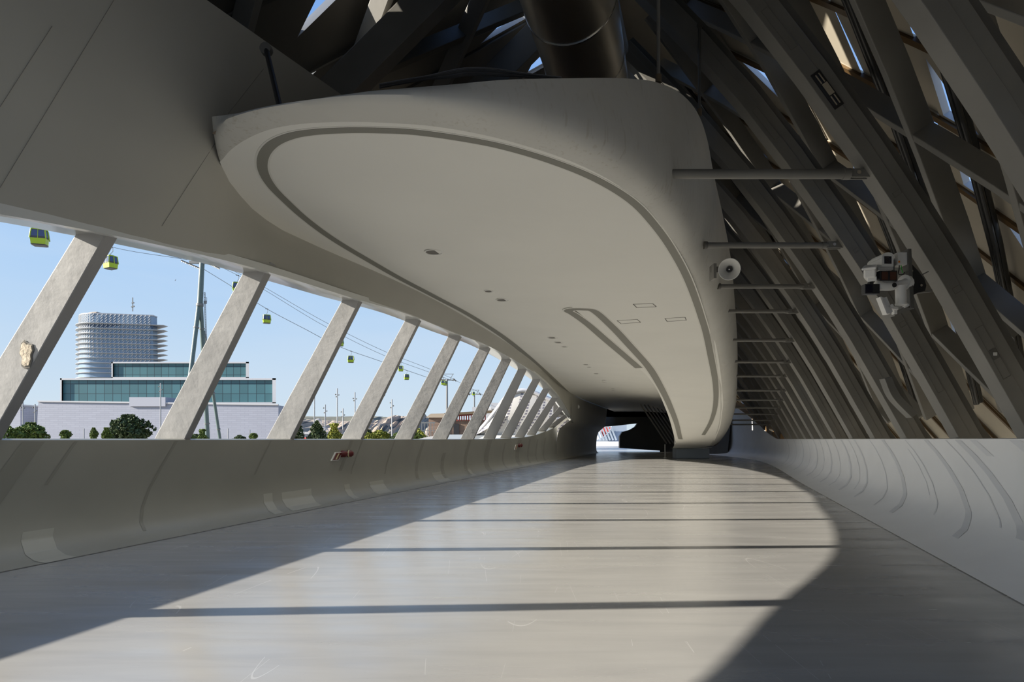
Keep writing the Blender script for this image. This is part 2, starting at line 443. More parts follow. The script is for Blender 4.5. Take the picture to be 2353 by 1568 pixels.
KREASE = [(a, b) for a, b in KREASE if a < 48] + [(52, 5.3), (70, 10.0), (80, 12.6)]
def KX(Y): return interp(KREASE, Y)
def XL(Y, z): return -2.3 + 0.30 * Y - (10 - z) * 1.0                     # inner face of the river-side roof
def TX(Y): return min(-7.11 + 0.49 * Y, XL(Y, 6.2) + 0.25) if Y > 10.2 else -7.11 + 0.49 * Y
DROP = [(15,0.0),(17,0.06),(20,0.40),(23,0.72),(26,1.02),(29,1.38),(32,1.78),(35,2.18),(38,2.56),(41,2.9),(44,3.15),(47,3.38),(50,3.55)]
def lobez(X, Y): return mainz(X, Y) - (0 if Y < 15 else interp(DROP, Y))
def LX(Y): return interp([(15,1.20),(18,2.35),(20.8,3.5),(22.6,4.43),(31,7.3),(38,9.35),(44,11.0),(47,11.8),(50,12.4)], Y)   # left edge of the descending tongue
def RX(Y): return interp([(8.56,2.22),(11.1,3.43),(14.2,4.66),(17.1,5.75),(19.9,6.8),(22.9,7.85),(26,8.9),(29,9.9),(32,10.8),(35,11.7),(38,12.5),(41,13.3),(44,14.05),(47,14.8),(50,15.3)], Y)
def RT(Y): return interp([(-25,1.505),(44,1.505),(47,1.75),(52,2.7),(56,3.7),(60,4.5),(80,5.0)], Y)
def g(zr): return interp([(0,0),(2.7,1.57),(5.8,3.80),(8.5,6.35)], zr)   # how far the road-side roof leans in at height zr over the parapet
def gs(zr): return (g(zr + 0.05) - g(zr - 0.05)) / 0.1
def SR(Y, z, t=0.0):
    """point on the road-side roof, t metres outward of the inner rib face"""
    zr = z - 1.5; s = gs(zr); n = math.hypot(1, s)
    return Vector((FR(Y) + 1.25 - g(zr) + (g(RT(Y) - 1.505) if Y > 44 else 0) + t / n, Y, z + t * s / n))
def SL(Y, z, t=0.0):
    return Vector((XL(Y, z) - t * 0.707, Y, z + t * 0.707))

def frange(a, b, n):
    return [a + (b - a) * i / n for i in range(n + 1)]
ST = frange(-25, 50, 75)

# floor
mb = MB()
ys = frange(-25, 72, 97)
for a, b in zip(ys[:-1], ys[1:]):
    mb.face([(FL(a), a, 0), (FR(a), a, 0), (FR(b), b, 0), (FL(b), b, 0)])
mb.face([(9.6, 72, 0), (19.3, 72, 0), (52, 175, 0), (12, 175, 0)])
o = struct(mb.build('floor', M['floor']))
o['label'] = 'polished grey floor of the hall crossed by sunlight and bar shadows'

# river-side cove and parapet
prof = [(0,0.0),(0.16,0.025),(0.34,0.10),(0.52,0.25),(0.70,0.50),(0.78,0.80),(0.76,1.1),(0.66,1.4)]  # share of PO, height
def left_cove(Y):
    pz = PZ(Y); po = PO(Y)
    pts = []
    for u, z in [(0,0),(0.25,0.02),(0.52,0.09),(0.78,0.24),(0.95,0.46),(1.02,0.74),(1.0,1.05),(0.97,1.3)]:
        pts.append(Vector((FL(Y) - po * u, Y, z * (pz / 1.49 if z > 0.7 else 1))))
    pts.append(Vector((FL(Y) - po * 0.95, Y, pz)))
    return pts
mb = MB()
secs = []
for Y in frange(-25, 48.4, 147):
    p = left_cove(Y)
    top = p[-1]
    p = [q.copy() for q in p] + [top + Vector((-0.05, 0, 0.02)), top + Vector((-0.75, 0, 0.02)), top + Vector((-0.80, 0, -0.1)), top + Vector((-0.9, 0, -1.4))]
    secs.append(p)
mb.sections(secs, closed=False, flip=False)
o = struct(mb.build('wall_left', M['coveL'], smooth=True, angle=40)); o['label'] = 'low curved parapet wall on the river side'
# wall that continues past the opening
mb = MB(); secs = []
for Y in frange(47.9, 72, 48):
    Ye = min(Y, 49.5); eo = EX(Ye) - FL(Ye) + 0.01
    kz = mainz(KX(Y), Y)
    secs.append([Vector((FL(Y) + u, Y, z)) for u, z in [(0,0),(-.10,.03),(-.2,.12),(-.28,.3),(-.31,.6),(-.29,1.2),(-.22,1.8),(-.05,2.3),(eo*0.5,2.65),(eo,2.95)]] + [Vector((KX(Y) - 0.02, Y, kz))])
mb.sections(secs, closed=False)
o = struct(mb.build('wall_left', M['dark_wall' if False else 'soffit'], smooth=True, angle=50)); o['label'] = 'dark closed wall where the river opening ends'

# road-side cove
mb = MB(); secs = []
for Y in frange(-25, 80, 210):
    f = FR(Y); rt = RT(Y)
    p = [Vector((f + u, Y, z * (rt / 1.505 if z > 1 else 1))) for u, z in [(0,0),(0.22,0.02),(0.48,0.09),(0.74,0.22),(0.95,0.42),(1.10,0.70),(1.18,1.0),(1.20,1.25),(1.18,1.505)]]
    p += [p[-1] + Vector((0.05, 0, 0.012)), p[-1] + Vector((0.10, 0, -0.02)), p[-1] + Vector((0.12, 0, -1.5))]
    secs.append(p)
mb.sections(secs, closed=False, flip=True)
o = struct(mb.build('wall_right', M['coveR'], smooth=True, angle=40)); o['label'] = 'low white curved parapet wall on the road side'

# river-side soffit: from the edge of the opening up to the roof
mb = MB(); secs = []
ys = frange(-25, 50, 150)
for Y in ys:
    e = Vector((EX(Y), Y, EZ(Y)))
    t = Vector((TX(Y), Y, 6.5 if Y < 20 else 6.3))
    out = [e + Vector((-0.02, 0, 0.0))]
    if Y > 4.5:
        kx = KX(Y) if Y > 7.6 else KX(7.6) - 0.45 * (7.6 - Y)
        k = Vector((kx, Y, mainz(kx, Y)))
        w = max(0, min(1, (Y - 4.5) / 3.0)); w = w * w * (3 - 2 * w)
        k2 = e.lerp(t, (k.z - e.z) / max(0.3, (t.z - e.z)))
        k = k2.lerp(k, w)
    else:
        kz = min(4.8, max(e.z + 0.5, 4.8)); k = e.lerp(t, (kz - e.z) / (t.z - e.z))
    if t.x < k.x: t.x = k.x + 0.05
    out += [e.lerp(k, s) + Vector((-0.03 * math.sin(s * math.pi), 0, 0)) for s in (0.07, 0.35, 0.7, 1.0)] + [k.lerp(t, s) for s in (0.33, 0.66, 1.0)]
    secs.append(out)
mb.sections(secs, closed=False, flip=True)
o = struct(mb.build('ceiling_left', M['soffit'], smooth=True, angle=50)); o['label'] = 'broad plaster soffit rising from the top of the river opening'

# edge lip and the pale outer reveal over the opening
mb = MB(); secs = []
for Y in ys:
    e = Vector((EX(Y), Y, EZ(Y)))
    w = max(0.15, min(0.58, (50 - Y) / 40 * 0.9 + 0.12))
    secs.append([e + Vector((0.0,0,0.10)), e, e + Vector((-0.10, 0, 0.0)), e + Vector((-0.12, 0, 0.05)), e + Vector((-w, 0, 0.03)), e + Vector((-w - 0.05, 0, 0.05)), e + Vector((-w - 0.2, 0, 0.25)), e + Vector((-w - 0.9, 0, 1.1)), Vector((min(XL(Y, 6.4) - 0.95, e.x - w - 0.95), Y, 7.4))])
mb.sections(secs, closed=False, flip=True)
M['lip'] = mat('glossy_lip', (0.62, 0.63, 0.60), 0.14, bump=0.12, bscale=1.2, spec=0.6)
o = struct(mb.build('trim_1', M['lip'], smooth=True, angle=30)); o['label'] = 'glossy pale underside lip over the river opening'
mb = MB()  # hidden upright sheet, added to keep sun off the far road-side wall
for Y in frange(50, 80, 10)[:-1]:
    x0, x1 = KX(Y) - 1.2, KX(Y + 3) - 1.2
    mb.face([(x0, Y, 3.4), (x1, Y + 3, 3.4), (x1 - 0.3, Y + 3, 13), (x0 - 0.3, Y, 13)])
struct(mb.build('wall_left_sun_block', M['dark_wall']))['label'] = 'unseen wall added past the river opening to block the sun'

# ---------------------------------------------------------------- suspended ceiling with its upturned rim
PAIRS = [((507,372),(487,268,7.2)),((530,345),(505,266,7.08)),((566,320),(540,261,6.92)),((612,300),(590,253,6.75)),((665,288),(650,243,6.58)),((730,282),(725,231,6.42)),
         ((810,280),(830,212,6.3)),((900,283),(930,203,6.27)),((1000,291),(1040,194,6.35)),((1110,310),(1150,184,6.5)),((1210,336),(1235,181,6.7)),((1300,366),(1310,180,6.95)),
         ((1385,405),(1385,179,7.3)),((1460,455),(1450,181,7.75)),((1520,517),(1508,189,8.35)),((1562,590),(1550,206,9.0)),((1592,660),(1582,230,9.7)),((1612,725),(1608,265,10.6)),((1628,790),(1625,320,11.5))]
def hit(px, py, fn, Y=8.0):
    """where a line of sight meets the height surface fn"""
    k = (HY - py) / F
    best = None
    y = 3.0
    prev = None
    while y < 75:
        p = at(px, py, y); d = p.z - fn(p.x, y)
        if prev is not None and prev < 0 <= d:
            a, b = y - 0.25, y
            for _ in range(30):
                m = (a + b) / 2; q = at(px, py, m)
                if q.z - fn(q.x, m) < 0: a = m
                else: b = m
            q = at(px, py, b); q.z = fn(q.x, b); return q
        prev = d; y += 0.25
    q = at(px, py, Y); return q
Bp, Tp = [], []
for (bx, by), (tx, ty, tY) in PAIRS[:-4]:
    Bp.append(hit(bx, by, mainz)); Tp.append(at(tx, ty, tY))
RTOP = [(1602,258,10.4),(1625,320,11.5),(1640,400,12.6),(1662,500,14.6),(1680,600,17.2),(1688,690,20),(1692,775,23.5),(1692,840,27),(1691,885,30.5),(1688,920,34),(1678,962,38),(1666,985,42),(1652,1008,46),(1642,1022,49.5)]
for tx, ty, tY in RTOP:
    t = at(tx, ty, tY); Tp.append(t)
    q_ = max(0, min(1, (12.5 - tY) / 3)); by_ = tY - 0.05 + 0.5 * q_
    b = Vector((RX(by_) - 0.62 + 0.08 * q_, by_, 0)); b.z = lobez(b.x, tY)
    Bp.append(b)
j_ = len(PAIRS) - 4
Tp.insert(j_, at(1563,214,9.35)); Bp.insert(j_, (Bp[j_ - 1] + Bp[j_]) * 0.5 + Vector((0.04, -0.02, 0)))
Bs = smooth_path(Bp, 5); Ts = smooth_path(Tp, 5)
mb = MB(); secs = []; n = len(Bs)
for i in range(n):
    b, t = Bs[i], Ts[i]
    d = Vector((t.x - b.x, t.y - b.y, 0)); L = d.length
    tan = (Bs[min(i+1, n-1)] - Bs[max(i-1, 0)]).normalized(); nrm = Vector((tan.y, -tan.x, 0))
    if nrm.dot(d) < 0 and L > 0.02: nrm = -nrm
    w = min(1, i / 12.0)
    c1 = b + (nrm * (0.03 + 0.45 * w)) ; c1.z = b.z + 0.02
    c2 = t + nrm * (0.16 * w); c2.z = b.z + (t.z - b.z) * 0.35
    row = []
    for s in [0, 0.08, 0.18, 0.3, 0.45, 0.6, 0.78, 1.0]:
        row.append(b*(1-s)**3 + c1*3*s*(1-s)**2 + c2*3*s*s*(1-s) + t*s**3)
    inn = t - nrm * 0.10
    row += [inn, inn + Vector((0, 0, -min(0.5, max(0.05, (t.z - b.z) * 0.7))))]
    secs.append(row)
mb.sections(secs, closed=False, flip=True)
M['rim'] = mat('rim_plaster', (0.62, 0.61, 0.56), 0.55, var=0.07, vscale=1.5, bump=0.10, bscale=6.0)
def add_drips(m, stretch, scale, lo, hi, col, amount):
    t = m.node_tree; b = t.nodes['Principled BSDF']; src = b.inputs['Base Color'].links[0].from_socket
    tc = t.nodes.new('ShaderNodeTexCoord'); mp = t.nodes.new('ShaderNodeMapping'); mp.inputs['Scale'].default_value = stretch
    t.links.new(tc.outputs['Object'], mp.inputs[0])
    n = t.nodes.new('ShaderNodeTexNoise'); n.inputs['Scale'].default_value = scale; n.inputs['Detail'].default_value = 5; t.links.new(mp.outputs[0], n.inputs['Vector'])
    g_ = t.nodes.new('ShaderNodeTexNoise'); g_.inputs['Scale'].default_value = 0.9; t.links.new(tc.outputs['Object'], g_.inputs['Vector'])
    r = t.nodes.new('ShaderNodeMapRange'); r.inputs['From Min'].default_value = lo; r.inputs['From Max'].default_value = hi; r.inputs['To Max'].default_value = amount; t.links.new(n.outputs['Fac'], r.inputs['Value'])
    r2 = t.nodes.new('ShaderNodeMapRange'); r2.inputs['From Min'].default_value = 0.45; r2.inputs['From Max'].default_value = 0.62; t.links.new(g_.outputs['Fac'], r2.inputs['Value'])
    mu = t.nodes.new('ShaderNodeMath'); mu.operation = 'MULTIPLY'; t.links.new(r.outputs[0], mu.inputs[0]); t.links.new(r2.outputs[0], mu.inputs[1])
    x = t.nodes.new('ShaderNodeMix'); x.data_type = 'RGBA'; x.inputs['B'].default_value = tuple(col) + (1,)
    t.links.new(mu.outputs[0], x.inputs['Factor']); t.links.new(src, x.inputs['A']); t.links.new(x.outputs['Result'], b.inputs['Base Color'])
add_drips(M['rim'], (7, 7, 0.8), 3.0, 0.56, 0.70, (0.36, 0.31, 0.22), 0.4)
o = struct(mb.build('ceiling_rim', M['rim'], smooth=True, angle=55)); o['label'] = 'upturned rounded rim of the suspended ceiling'
# thin brown deck edge behind the rim, and the deck
deck = MB()
def deck_z(t):
    return max(t.z - 0.42, mainz(t.x, t.y) + 0.06) if t.y < 22 else max(t.z - 0.3, lobez(t.x, t.y) + 0.1)
def deck_in(y):
    y = max(y, 7.6)
    return KX(y) + 0.3 if y < 22 else max(KX(y) + 0.3, LX(y) + 0.4)
for i in range(n - 1):
    a, b = Ts[i], Ts[i+1]
    za, zb = deck_z(a), deck_z(b)
    a2 = Vector((deck_in(a.y), max(a.y, 7.6), 0)); b2 = Vector((deck_in(b.y), max(b.y, 7.6), 0))
    if a.y < 22:
        a2.z = max(za, mainz(a2.x, a2.y) + 0.06); b2.z = max(zb, mainz(b2.x, b2.y) + 0.06)
    else:
        a2.z, b2.z = max(za, lobez(a2.x, a2.y) + 0.06), max(zb, lobez(b2.x, b2.y) + 0.06)
        za, zb = max(za, lobez(a.x, a.y) + 0.06), max(zb, lobez(b.x, b.y) + 0.06)
    deck.face([Vector((a.x, a.y, za)), Vector((b.x, b.y, zb)), b2, a2])
struct(deck.build('floor_upper', M['deck']))['label'] = 'brown upper deck behind the ceiling rim'

# the flat underside: outline = front curve, right side, tongue edge and crease
under = MB()
def strip(xa, xb, fn, Y0, Y1, n, m, bulge=None):
    rows = []
    for j in range(n + 1):
        Y = Y0 + (Y1 - Y0) * j / n
        a, b = xa(Y), xb(Y)
        rows.append([Vector((a + (b-a)*k/m, Y, fn(a + (b-a)*k/m, Y))) for k in range(m + 1)])
    return rows
# front part: between the front curve and Y = 15, built from the front curve point list
front = [p for p in Bs]
def fx(Y):   # right edge of the flat part at Y
    for i in range(n - 1):
        if front[i].y <= Y < front[i+1].y and i > 20:
            t = (Y - front[i].y) / (front[i+1].y - front[i].y)
            return front[i].x + t * (front[i+1].x - front[i].x)
    return front[-1].x
ymin_i = min(range(n), key=lambda i: front[i].y)
y_tip = front[0].y
def fl(Y):   # left edge at Y: front-left curve, then the crease
    if Y < y_tip:
        for i in range(ymin_i):
            if front[i].y >= Y > front[i+1].y:
                t = (Y - front[i].y) / (front[i+1].y - front[i].y)
                return front[i].x + t * (front[i+1].x - front[i].x)
        return front[ymin_i].x
    return KX(Y)
def frx(Y):
    for i in range(ymin_i, n - 1):
        if front[i].y <= Y < front[i+1].y:
            t = (Y - front[i].y) / (front[i+1].y - front[i].y)
            return front[i].x + t * (front[i+1].x - front[i].x)
    return front[-1].x
y0 = front[ymin_i].y
yl = [y0 + 0.0005] + [y0 + (y_tip - y0) * (k / 24) ** 2 for k in range(1, 25)] + frange(y_tip, 15.0, 40)[1:]
rows = []
for Y in yl:
    a, b = fl(Y), frx(Y)
    rows.append([Vector((a + (b-a)*k/30, Y, mainz(a + (b-a)*k/30, Y))) for k in range(31)])
under.sections(rows, closed=False)
under.sections(strip(KX, lambda Y: LX(Y) + 1.2 * min(1, (Y - 15) / 6), mainz, 15, 80, 90, 24), closed=False)
under.sections(strip(LX, lambda Y: (RX(Y) - 0.52 if Y > 18 else frx(Y)), lobez, 15, 49.6, 70, 20), closed=False)
# side of the tongue up to the main ceiling
rows = []
for Y in frange(15, 49.6, 70):
    x = LX(Y); z0 = lobez(x, Y); z1 = max(z0 + 0.001, mainz(x, Y) + 0.05)
    rows.append([Vector((x, Y, z0)), Vector((x - 0.02, Y, z0 + (z1 - z0) * 0.5)), Vector((x + 0.1, Y, z1))])
under.sections(rows, closed=False)
o = struct(under.build('ceiling', M['ceiling'], smooth=True, angle=40)); o['label'] = 'smooth white suspended ceiling with a tongue that slopes down to the floor'
# end of the tongue and its plinth
mb = MB()
xa, xb = LX(49.6), RX(49.6)
fr_ = [k_ / 12 for k_ in range(13)]
mb.sections([[Vector((xa + (xb - xa) * q, 49.55, lobez(xa + (xb - xa) * q, 49.6) - 0.002)) for q in fr_], [Vector((xa + (xb - xa - 0.3) * q, 50.0, 0.84)) for q in fr_], [Vector((xa + 0.1 + (xb - xa - 0.7) * q, 51.5, 0.79)) for q in fr_]], closed=False)
struct(mb.build('ceiling_end', M['ceiling'], smooth=True))
mb = MB(); mb.box(12.85, 15.45, 51.0, 52.3, 0, 0.78)
o = tag(mb.build('plinth', M['bluebox'], bevel=0.06), 'blue-grey plinth on the floor under the low end of the sloping ceiling', 'plinth')

# groove loops let into the ceiling
def ribbon(name, pts, fn, w, depth, mt, parent=None):
    P = smooth_path(pts, 8)
    mb = MB(); rows = []
    for i, p in enumerate(P):
        t = (P[min(i+1, len(P)-1)] - P[max(i-1, 0)]); t.z = 0; t.normalize()
        nn = Vector((-t.y, t.x, 0))
        ww = w * (0.72 + 0.5 * max(0, min(1, (p.y - 9) / 14)))
        a = p + nn*ww/2; b = p - nn*ww/2
        rows.append([Vector((a.x, a.y, fn(a.x, a.y) - depth)), Vector((b.x, b.y, fn(b.x, b.y) - depth)), Vector((b.x, b.y, fn(b.x, b.y) + 0.01)), Vector((a.x, a.y, fn(a.x, a.y) + 0.01))])
    mb.sections(rows, closed=True)
    return mb.build(name, mt, parent, smooth=True, angle=30)
G_OUT = [(1322,918),(1262,862),(1180,792),(1090,731),(1000,682),(920,640),(850,600),(770,552),(705,505),(655,460),(622,425),(604,390),(606,357),(628,330),(668,312),(720,303),(790,299),(860,299),(950,303),(1060,318),(1160,338),(1270,371),(1370,412),(1450,461),(1500,512),(1545,575),(1583,648),(1612,730),(1632,815)]
gp = [hit(px, py, mainz) for px, py in G_OUT[:-2]]
def near_lobe(px, py): return hit(px, py, lobez)
gp += [near_lobe(1612,730), near_lobe(1632,812)] + [near_lobe(*q) for q in [(1644,880),(1644,930),(1634,968),(1616,1000)]]
groove = ribbon('ceiling_groove', gp, lambda x, y: lobez(x, y) if (y > 15 and x > LX(y) - 0.5) else mainz(x, y), 0.17, 0.006, M['groove'])
struct(groove); groove['label'] = 'long dark grey groove looping round the edge of the white ceiling'
lipo = ribbon('trim_3', [Vector((p.x, p.y, 0)) for p in gp], lambda x, y: lobez(x, y) if (y > 15 and x > LX(y) - 0.5) else mainz(x, y), 0.235, 0.003, M['groove_lip'])
struct(lipo)
G_IN = [(1468,846),(1420,805),(1378,769),(1345,741),(1318,722),(1306,715),(1316,711),(1340,711),(1360,713),(1375,722),(1400,745),(1432,778),(1463,812),(1495,850),(1520,893),(1540,935),(1555,975),(1564,1010)]
def tongue(px, py): return hit(px, py, lobez)
gi = [tongue(*q) for q in G_IN]
gi2 = ribbon('ceiling_groove', gi, lobez, 0.22, 0.006, M['groove']); struct(gi2); gi2['label'] = 'narrow inner groove loop on the sloping tongue of the ceiling'
struct(ribbon('trim_4', gi, lobez, 0.30, 0.003, M['groove_lip']))

# ---------------------------------------------------------------- inclined struts in the river opening
ybase = [4.55, 7.62, 10.68] + [10.68 + 3.0 * k for k in range(1, 13)]
STR_PX = [None, (230,538), (598,622), (810,686), (949,728), (1043,766), (1115,793), (1163,817), (1201,840), (1233,862), (1256,882), (1275,902), (1291,922), (1303,943), (1312,960)]
base_px = [-900, -62, 392, 640, 806, 925, 1008, 1072, 1122, 1160, 1192, 1219, 1243, 1264, 1282]
STR_R = [0, 277, 630, 840, 975, 1067, 1133, 1180, 1215, 1246, 1268, 1286, 1301, 1311, 1318]
for i in range(0, 15):
    px, py = (STR_R[i], 0)
    # top lies on the opening's edge curve at this column
    Y = 6.63 + (i - 1) * 2.87
    lo, hi = 3.0, 47.5
    for _ in range(40):
        m = (lo + hi) / 2
        if CX + F * EX(m) / m < px: lo = m
        else: hi = m
    Yt = lo
    bp = base_px[i]
    lo, hi = 3.0, 50.0
    for _ in range(40):
        m = (lo + hi) / 2
        xx = FL(m) - PO(m) - 0.35
        if CX + F * xx / m < bp: lo = m
        else: hi = m
    Yb = lo
    if i == 0: Yt, Yb = 4.0, 4.75
    b = Vector((FL(Yb) - PO(Yb) - 0.35, Yb, PZ(Yb) - 0.05))
    t = Vector((EX(Yt) - 0.20, Yt + 0.05, EZ(Yt) + 0.16))
    w = 0.58; w1 = 0.37; th = 0.16
    mb = MB()
    nseg = 8; rows = []
    for k in range(nseg + 1):
        s = k / nseg
        c = b.lerp(t, s); cw = w + (w1 - w) * s
        # sides slightly turned towards the sun so that the broad face looks at the visitor
        ux = Vector((1, -0.16, 0)).normalized(); uy = Vector((0.16, 1, 0)).normalized()
        r_ = 0.012
        rows.append([c - ux*cw/2 - uy*th/2, c + ux*cw/2 - uy*th/2, c + ux*cw/2 + uy*th/2, c - ux*cw/2 + uy*th/2])
    mb.sections(rows)
    lab = ['inclined strut beside the viewer, outside the picture, casting the nearest bar of shadow', 'wide grey inclined strut nearest the viewer, with a patch of exposed stone', 'second inclined strut of the river opening, its render peeling at the foot'][i] if i < 3 else \
          'grey inclined strut, %s from the near end of the row in the river opening' % ORD[i - 1]
    root = thing('inclined_strut', lab, 'strut', b, 'inclined struts of the river opening')
    mb.build('shaft', M['strut'], root, bevel=0.012)
    if i == 1:
        # broken patch: irregular hole edge with pale stone
        c = b + (t - b) * ((b.lerp(t, 0.0) - b).length)
        q = at(70, 803, 7.0)
        # put it on the front face
        s = (q.z - b.z) / (t.z - b.z)
        cc = b.lerp(t, s)
        off = (-th/2 - 0.006)
        ux = Vector((1, -0.16, 0)).normalized(); uy = Vector((0.16, 1, 0)).normalized()
        D = (t - b).normalized()
        out = [(-.10,.20),(-.03,.25),(.03,.20),(.13,.17),(.15,.07),(.10,-.02),(.10,-.11),(.04,-.24),(-.06,-.25),(-.13,-.20),(-.10,-.08),(-.15,.02),(-.12,.11)]
        cc = cc + ux * 0.10
        VV = (D - ux * D.dot(ux)).normalized()
        P = [cc + ux * (a * 0.62 + bb * 0.12) + VV * bb * 0.62 + uy * off for a, bb in out]
        pm = MB(); pm.sections([[p + (p - cc)*0.07 + uy*0.004 for p in P], [p - uy*0.004 for p in P]])
        pt = pm.build('broken_patch', M['seam'], root)
        pt['label'] = 'hole in the render with a dark rim'
        pm = MB(); pm.sections([[p + (cc + uy*off - p)*0.08 for p in P], [p + (cc + uy*off - p)*0.14 - uy*0.012 for p in P], [p + (cc + uy*off - p)*0.6 - uy*0.014 for p in P]])
        e = pm.build('exposed_stone', M['stone'], pt); e['label'] = 'rough cream stone behind the broken render'

# ---------------------------------------------------------------- road-side roof: ribs, lattice, tie rods, cladding
RIBY = [5.75, 8.56, 11.1, 14.2, 17.1, 19.95, 22.9, 26.0, 29.0, 32.0, 35.0, 38.0, 41.0, 44.0, 47.0, 50.0, 53.0]
ribs = []
for i, Y in enumerate(RIBY):
    z0 = RT(Y) - 0.03
    zs = [z0] + [z for z in (2.6, 3.6, 4.4, 5.2, 6.2, 7.2, 8.2, 9.0, 9.9) if z > z0 + 0.2]
    th = 0.22; dp = 0.34
    fo_ = FR(Y) + 1.32
    def foot(x0, x1, t_): return [Vector((x0, Y - t_/2, z0 - 0.7)), Vector((x1, Y - t_/2, z0 - 0.7)), Vector((x1, Y + t_/2, z0 - 0.7)), Vector((x0, Y + t_/2, z0 - 0.7))]
    rows = [foot(fo_, fo_ + 0.75, th)]
    for z in zs:
        a = SR(Y, z, 0.0); bq = SR(Y, z, dp)
        rows.append([a + Vector((0, -th/2, 0)), bq + Vector((0, -th/2, 0)), bq + Vector((0, th/2, 0)), a + Vector((0, th/2, 0))])
    if i == 0: lab = 'broad sunlit steel rib crossing the top corner of the road-side roof, nearest the viewer'
    elif i == 1: lab = 'long steel rib that carries the bracket of white cameras'
    else: lab = 'grey steel rib of the road-side roof, %s behind the rib with the white cameras' % ORD[i - 2]
    root = thing('steel_rib', lab, 'rib', SR(Y, z0), 'steel ribs of the road-side roof')
    mb = MB(); mb.sections(rows); mb.build('web', M['steel'], root, bevel=0.01)
    rows = []
    for z in zs:
        a = SR(Y, z, -0.015); bq = SR(Y, z, 0.18)
        rows.append([a + Vector((0, -th/2-0.012, 0)), bq + Vector((0, -th/2-0.012, 0)), bq + Vector((0, th/2+0.012, 0)), a + Vector((0, th/2+0.012, 0))])
    mb = MB(); mb.sections(rows); mb.build('flange', M['steel'], root, bevel=0.008)
    rows = [foot(fo_ + 0.6, fo_ + 1.1, 0.12)]
    for z in zs:
        a = SR(Y, z, dp - 0.02); bq = SR(Y, z, dp + 0.12)
        rows.append([a + Vector((0, -0.06, 0)), bq + Vector((0, -0.06, 0)), bq + Vector((0, 0.06, 0)), a + Vector((0, 0.06, 0))])
    mb = MB(); mb.sections(rows); mb.build('back_plate', M['steel_dark'], root)
    if i in (1, 2):
        # seam outlines of cover plates on the camera-facing side
        for za, zb in ((2.25, 2.9), (3.35, 3.42), (4.6, 4.65), (6.5, 7.0)):
            mb = MB()
            A, B_ = SR(Y, za, 0.05), SR(Y, zb, 0.05); C_, D_ = SR(Y, zb, 0.16), SR(Y, za, 0.16)
            yy = Vector((0, -th/2 - 0.013, 0))
            for p, q in ((A, B_), (B_, C_), (C_, D_), (D_, A)):
                mb.beam(p + yy, q + yy, 0.006, 0.006)
            mb.build('cover_seam', M['seam'], root)
    if i == 1:
        # connection recess with bolts, and the small sensor plate lower down
        mb = MB(); zc = 5.95
        a, b_, c_, d_ = SR(Y, zc-0.22, 0.05), SR(Y, zc+0.22, 0.05), SR(Y, zc+0.22, 0.19), SR(Y, zc-0.22, 0.19)
        yy = Vector((0, -th/2 - 0.02, 0)); y2 = Vector((0, -th/2 - 0.005, 0))
        mb.hexa([a+y2, b_+y2, c_+y2, d_+y2, a+yy, b_+yy, c_+yy, d_+yy])
        rc = mb.build('bolt_recess', M['black'], root)
        mb = MB()
        for s0, s1 in ((-0.19, -0.08), (0.08, 0.19)):
            for tt in (0.09, 0.14):
                mb.beam(SR(Y, zc+s0, tt) + Vector((0, -th/2-0.03, 0)), SR(Y, zc+s1, tt) + Vector((0, -th/2-0.03, 0)), 0.018, 0.018)
        mb.beam(SR(Y, zc-0.07, 0.115) + Vector((0, -th/2-0.035, 0)), SR(Y, zc+0.07, 0.115) + Vector((0, -th/2-0.035, 0)), 0.03, 0.08)
        mb.build('bolt', M['chrome'], rc)
        mb = MB(); zc = 2.55
        a, b_, c_, d_ = SR(Y, zc-0.06, 0.06), SR(Y, zc+0.06, 0.06), SR(Y, zc+0.06, 0.15), SR(Y, zc-0.06, 0.15)
        mb.hexa([a+y2, b_+y2, c_+y2, d_+y2, a+yy, b_+yy, c_+yy, d_+yy])
        sp_ = mb.build('sensor_plate', M['steel_dark'], root)
        mb = MB(); c = SR(Y, zc, 0.105) + Vector((0, -th/2-0.025, 0)); mb.box(c.x-.02, c.x+.02, c.y-.012, c.y+.002, c.z-.02, c.z+.02); mb.build('sensor', M['white_metal'], sp_)
    ribs.append(root)

# lattice behind the ribs: steep and shallow members
def lattice_member(p0, slope, side, t, w, d, zlo, zhi, mt, name, lab, cat, grp, ymin=3, ymax=52, S=SR, n=10):
    """follows the roof surface with Y = p0 + slope * z"""
    rows = []
    zs = frange(zlo, zhi, n)
    pts = [(z, p0 + slope * z) for z in zs if ymin <= p0 + slope * z <= ymax]
    if len(pts) < 2: return None
    C = [S(y, z, t) for z, y in pts]
    for j, c in enumerate(C):
        z, y = pts[j]
        tg = (C[min(j+1, len(C)-1)] - C[max(j-1, 0)]).normalized()
        nr = (S(y, z, t + 0.1) - c).normalized()
        sx = tg.cross(nr).normalized()
        rows.append([c - sx*w/2, c + sx*w/2, c + sx*w/2 + nr*d, c - sx*w/2 + nr*d])
    mb = MB(); mb.sections(rows)
    o = mb.build(name, mt, bevel=0.01)
    return tag(o, lab, cat, grp)
k = 0
for q_, c in enumerate([9.8 + 2.0 * j for j in range(-1, 22)]):
    lattice_member(c, -0.62, 1, 0.78, 0.09, 0.36, 1.55, 9.8, M['steel'], 'bracing_bar', 'steep bracing bar of the road-side roof lattice, %s from the viewer' % ORD[q_], 'brace', 'steep bracing bars of the road-side roof')
for q_, c in enumerate([4.0 + 2.57 * j for j in range(-3, 18)]):
    lattice_member(c, 0.92, 1, 0.80, 0.09, 0.32, 1.55, 9.8, M['steel'], 'cross_brace', 'shallow cross brace of the road-side roof lattice, %s from the viewer' % ORD[q_], 'brace', 'shallow cross braces of the road-side roof')
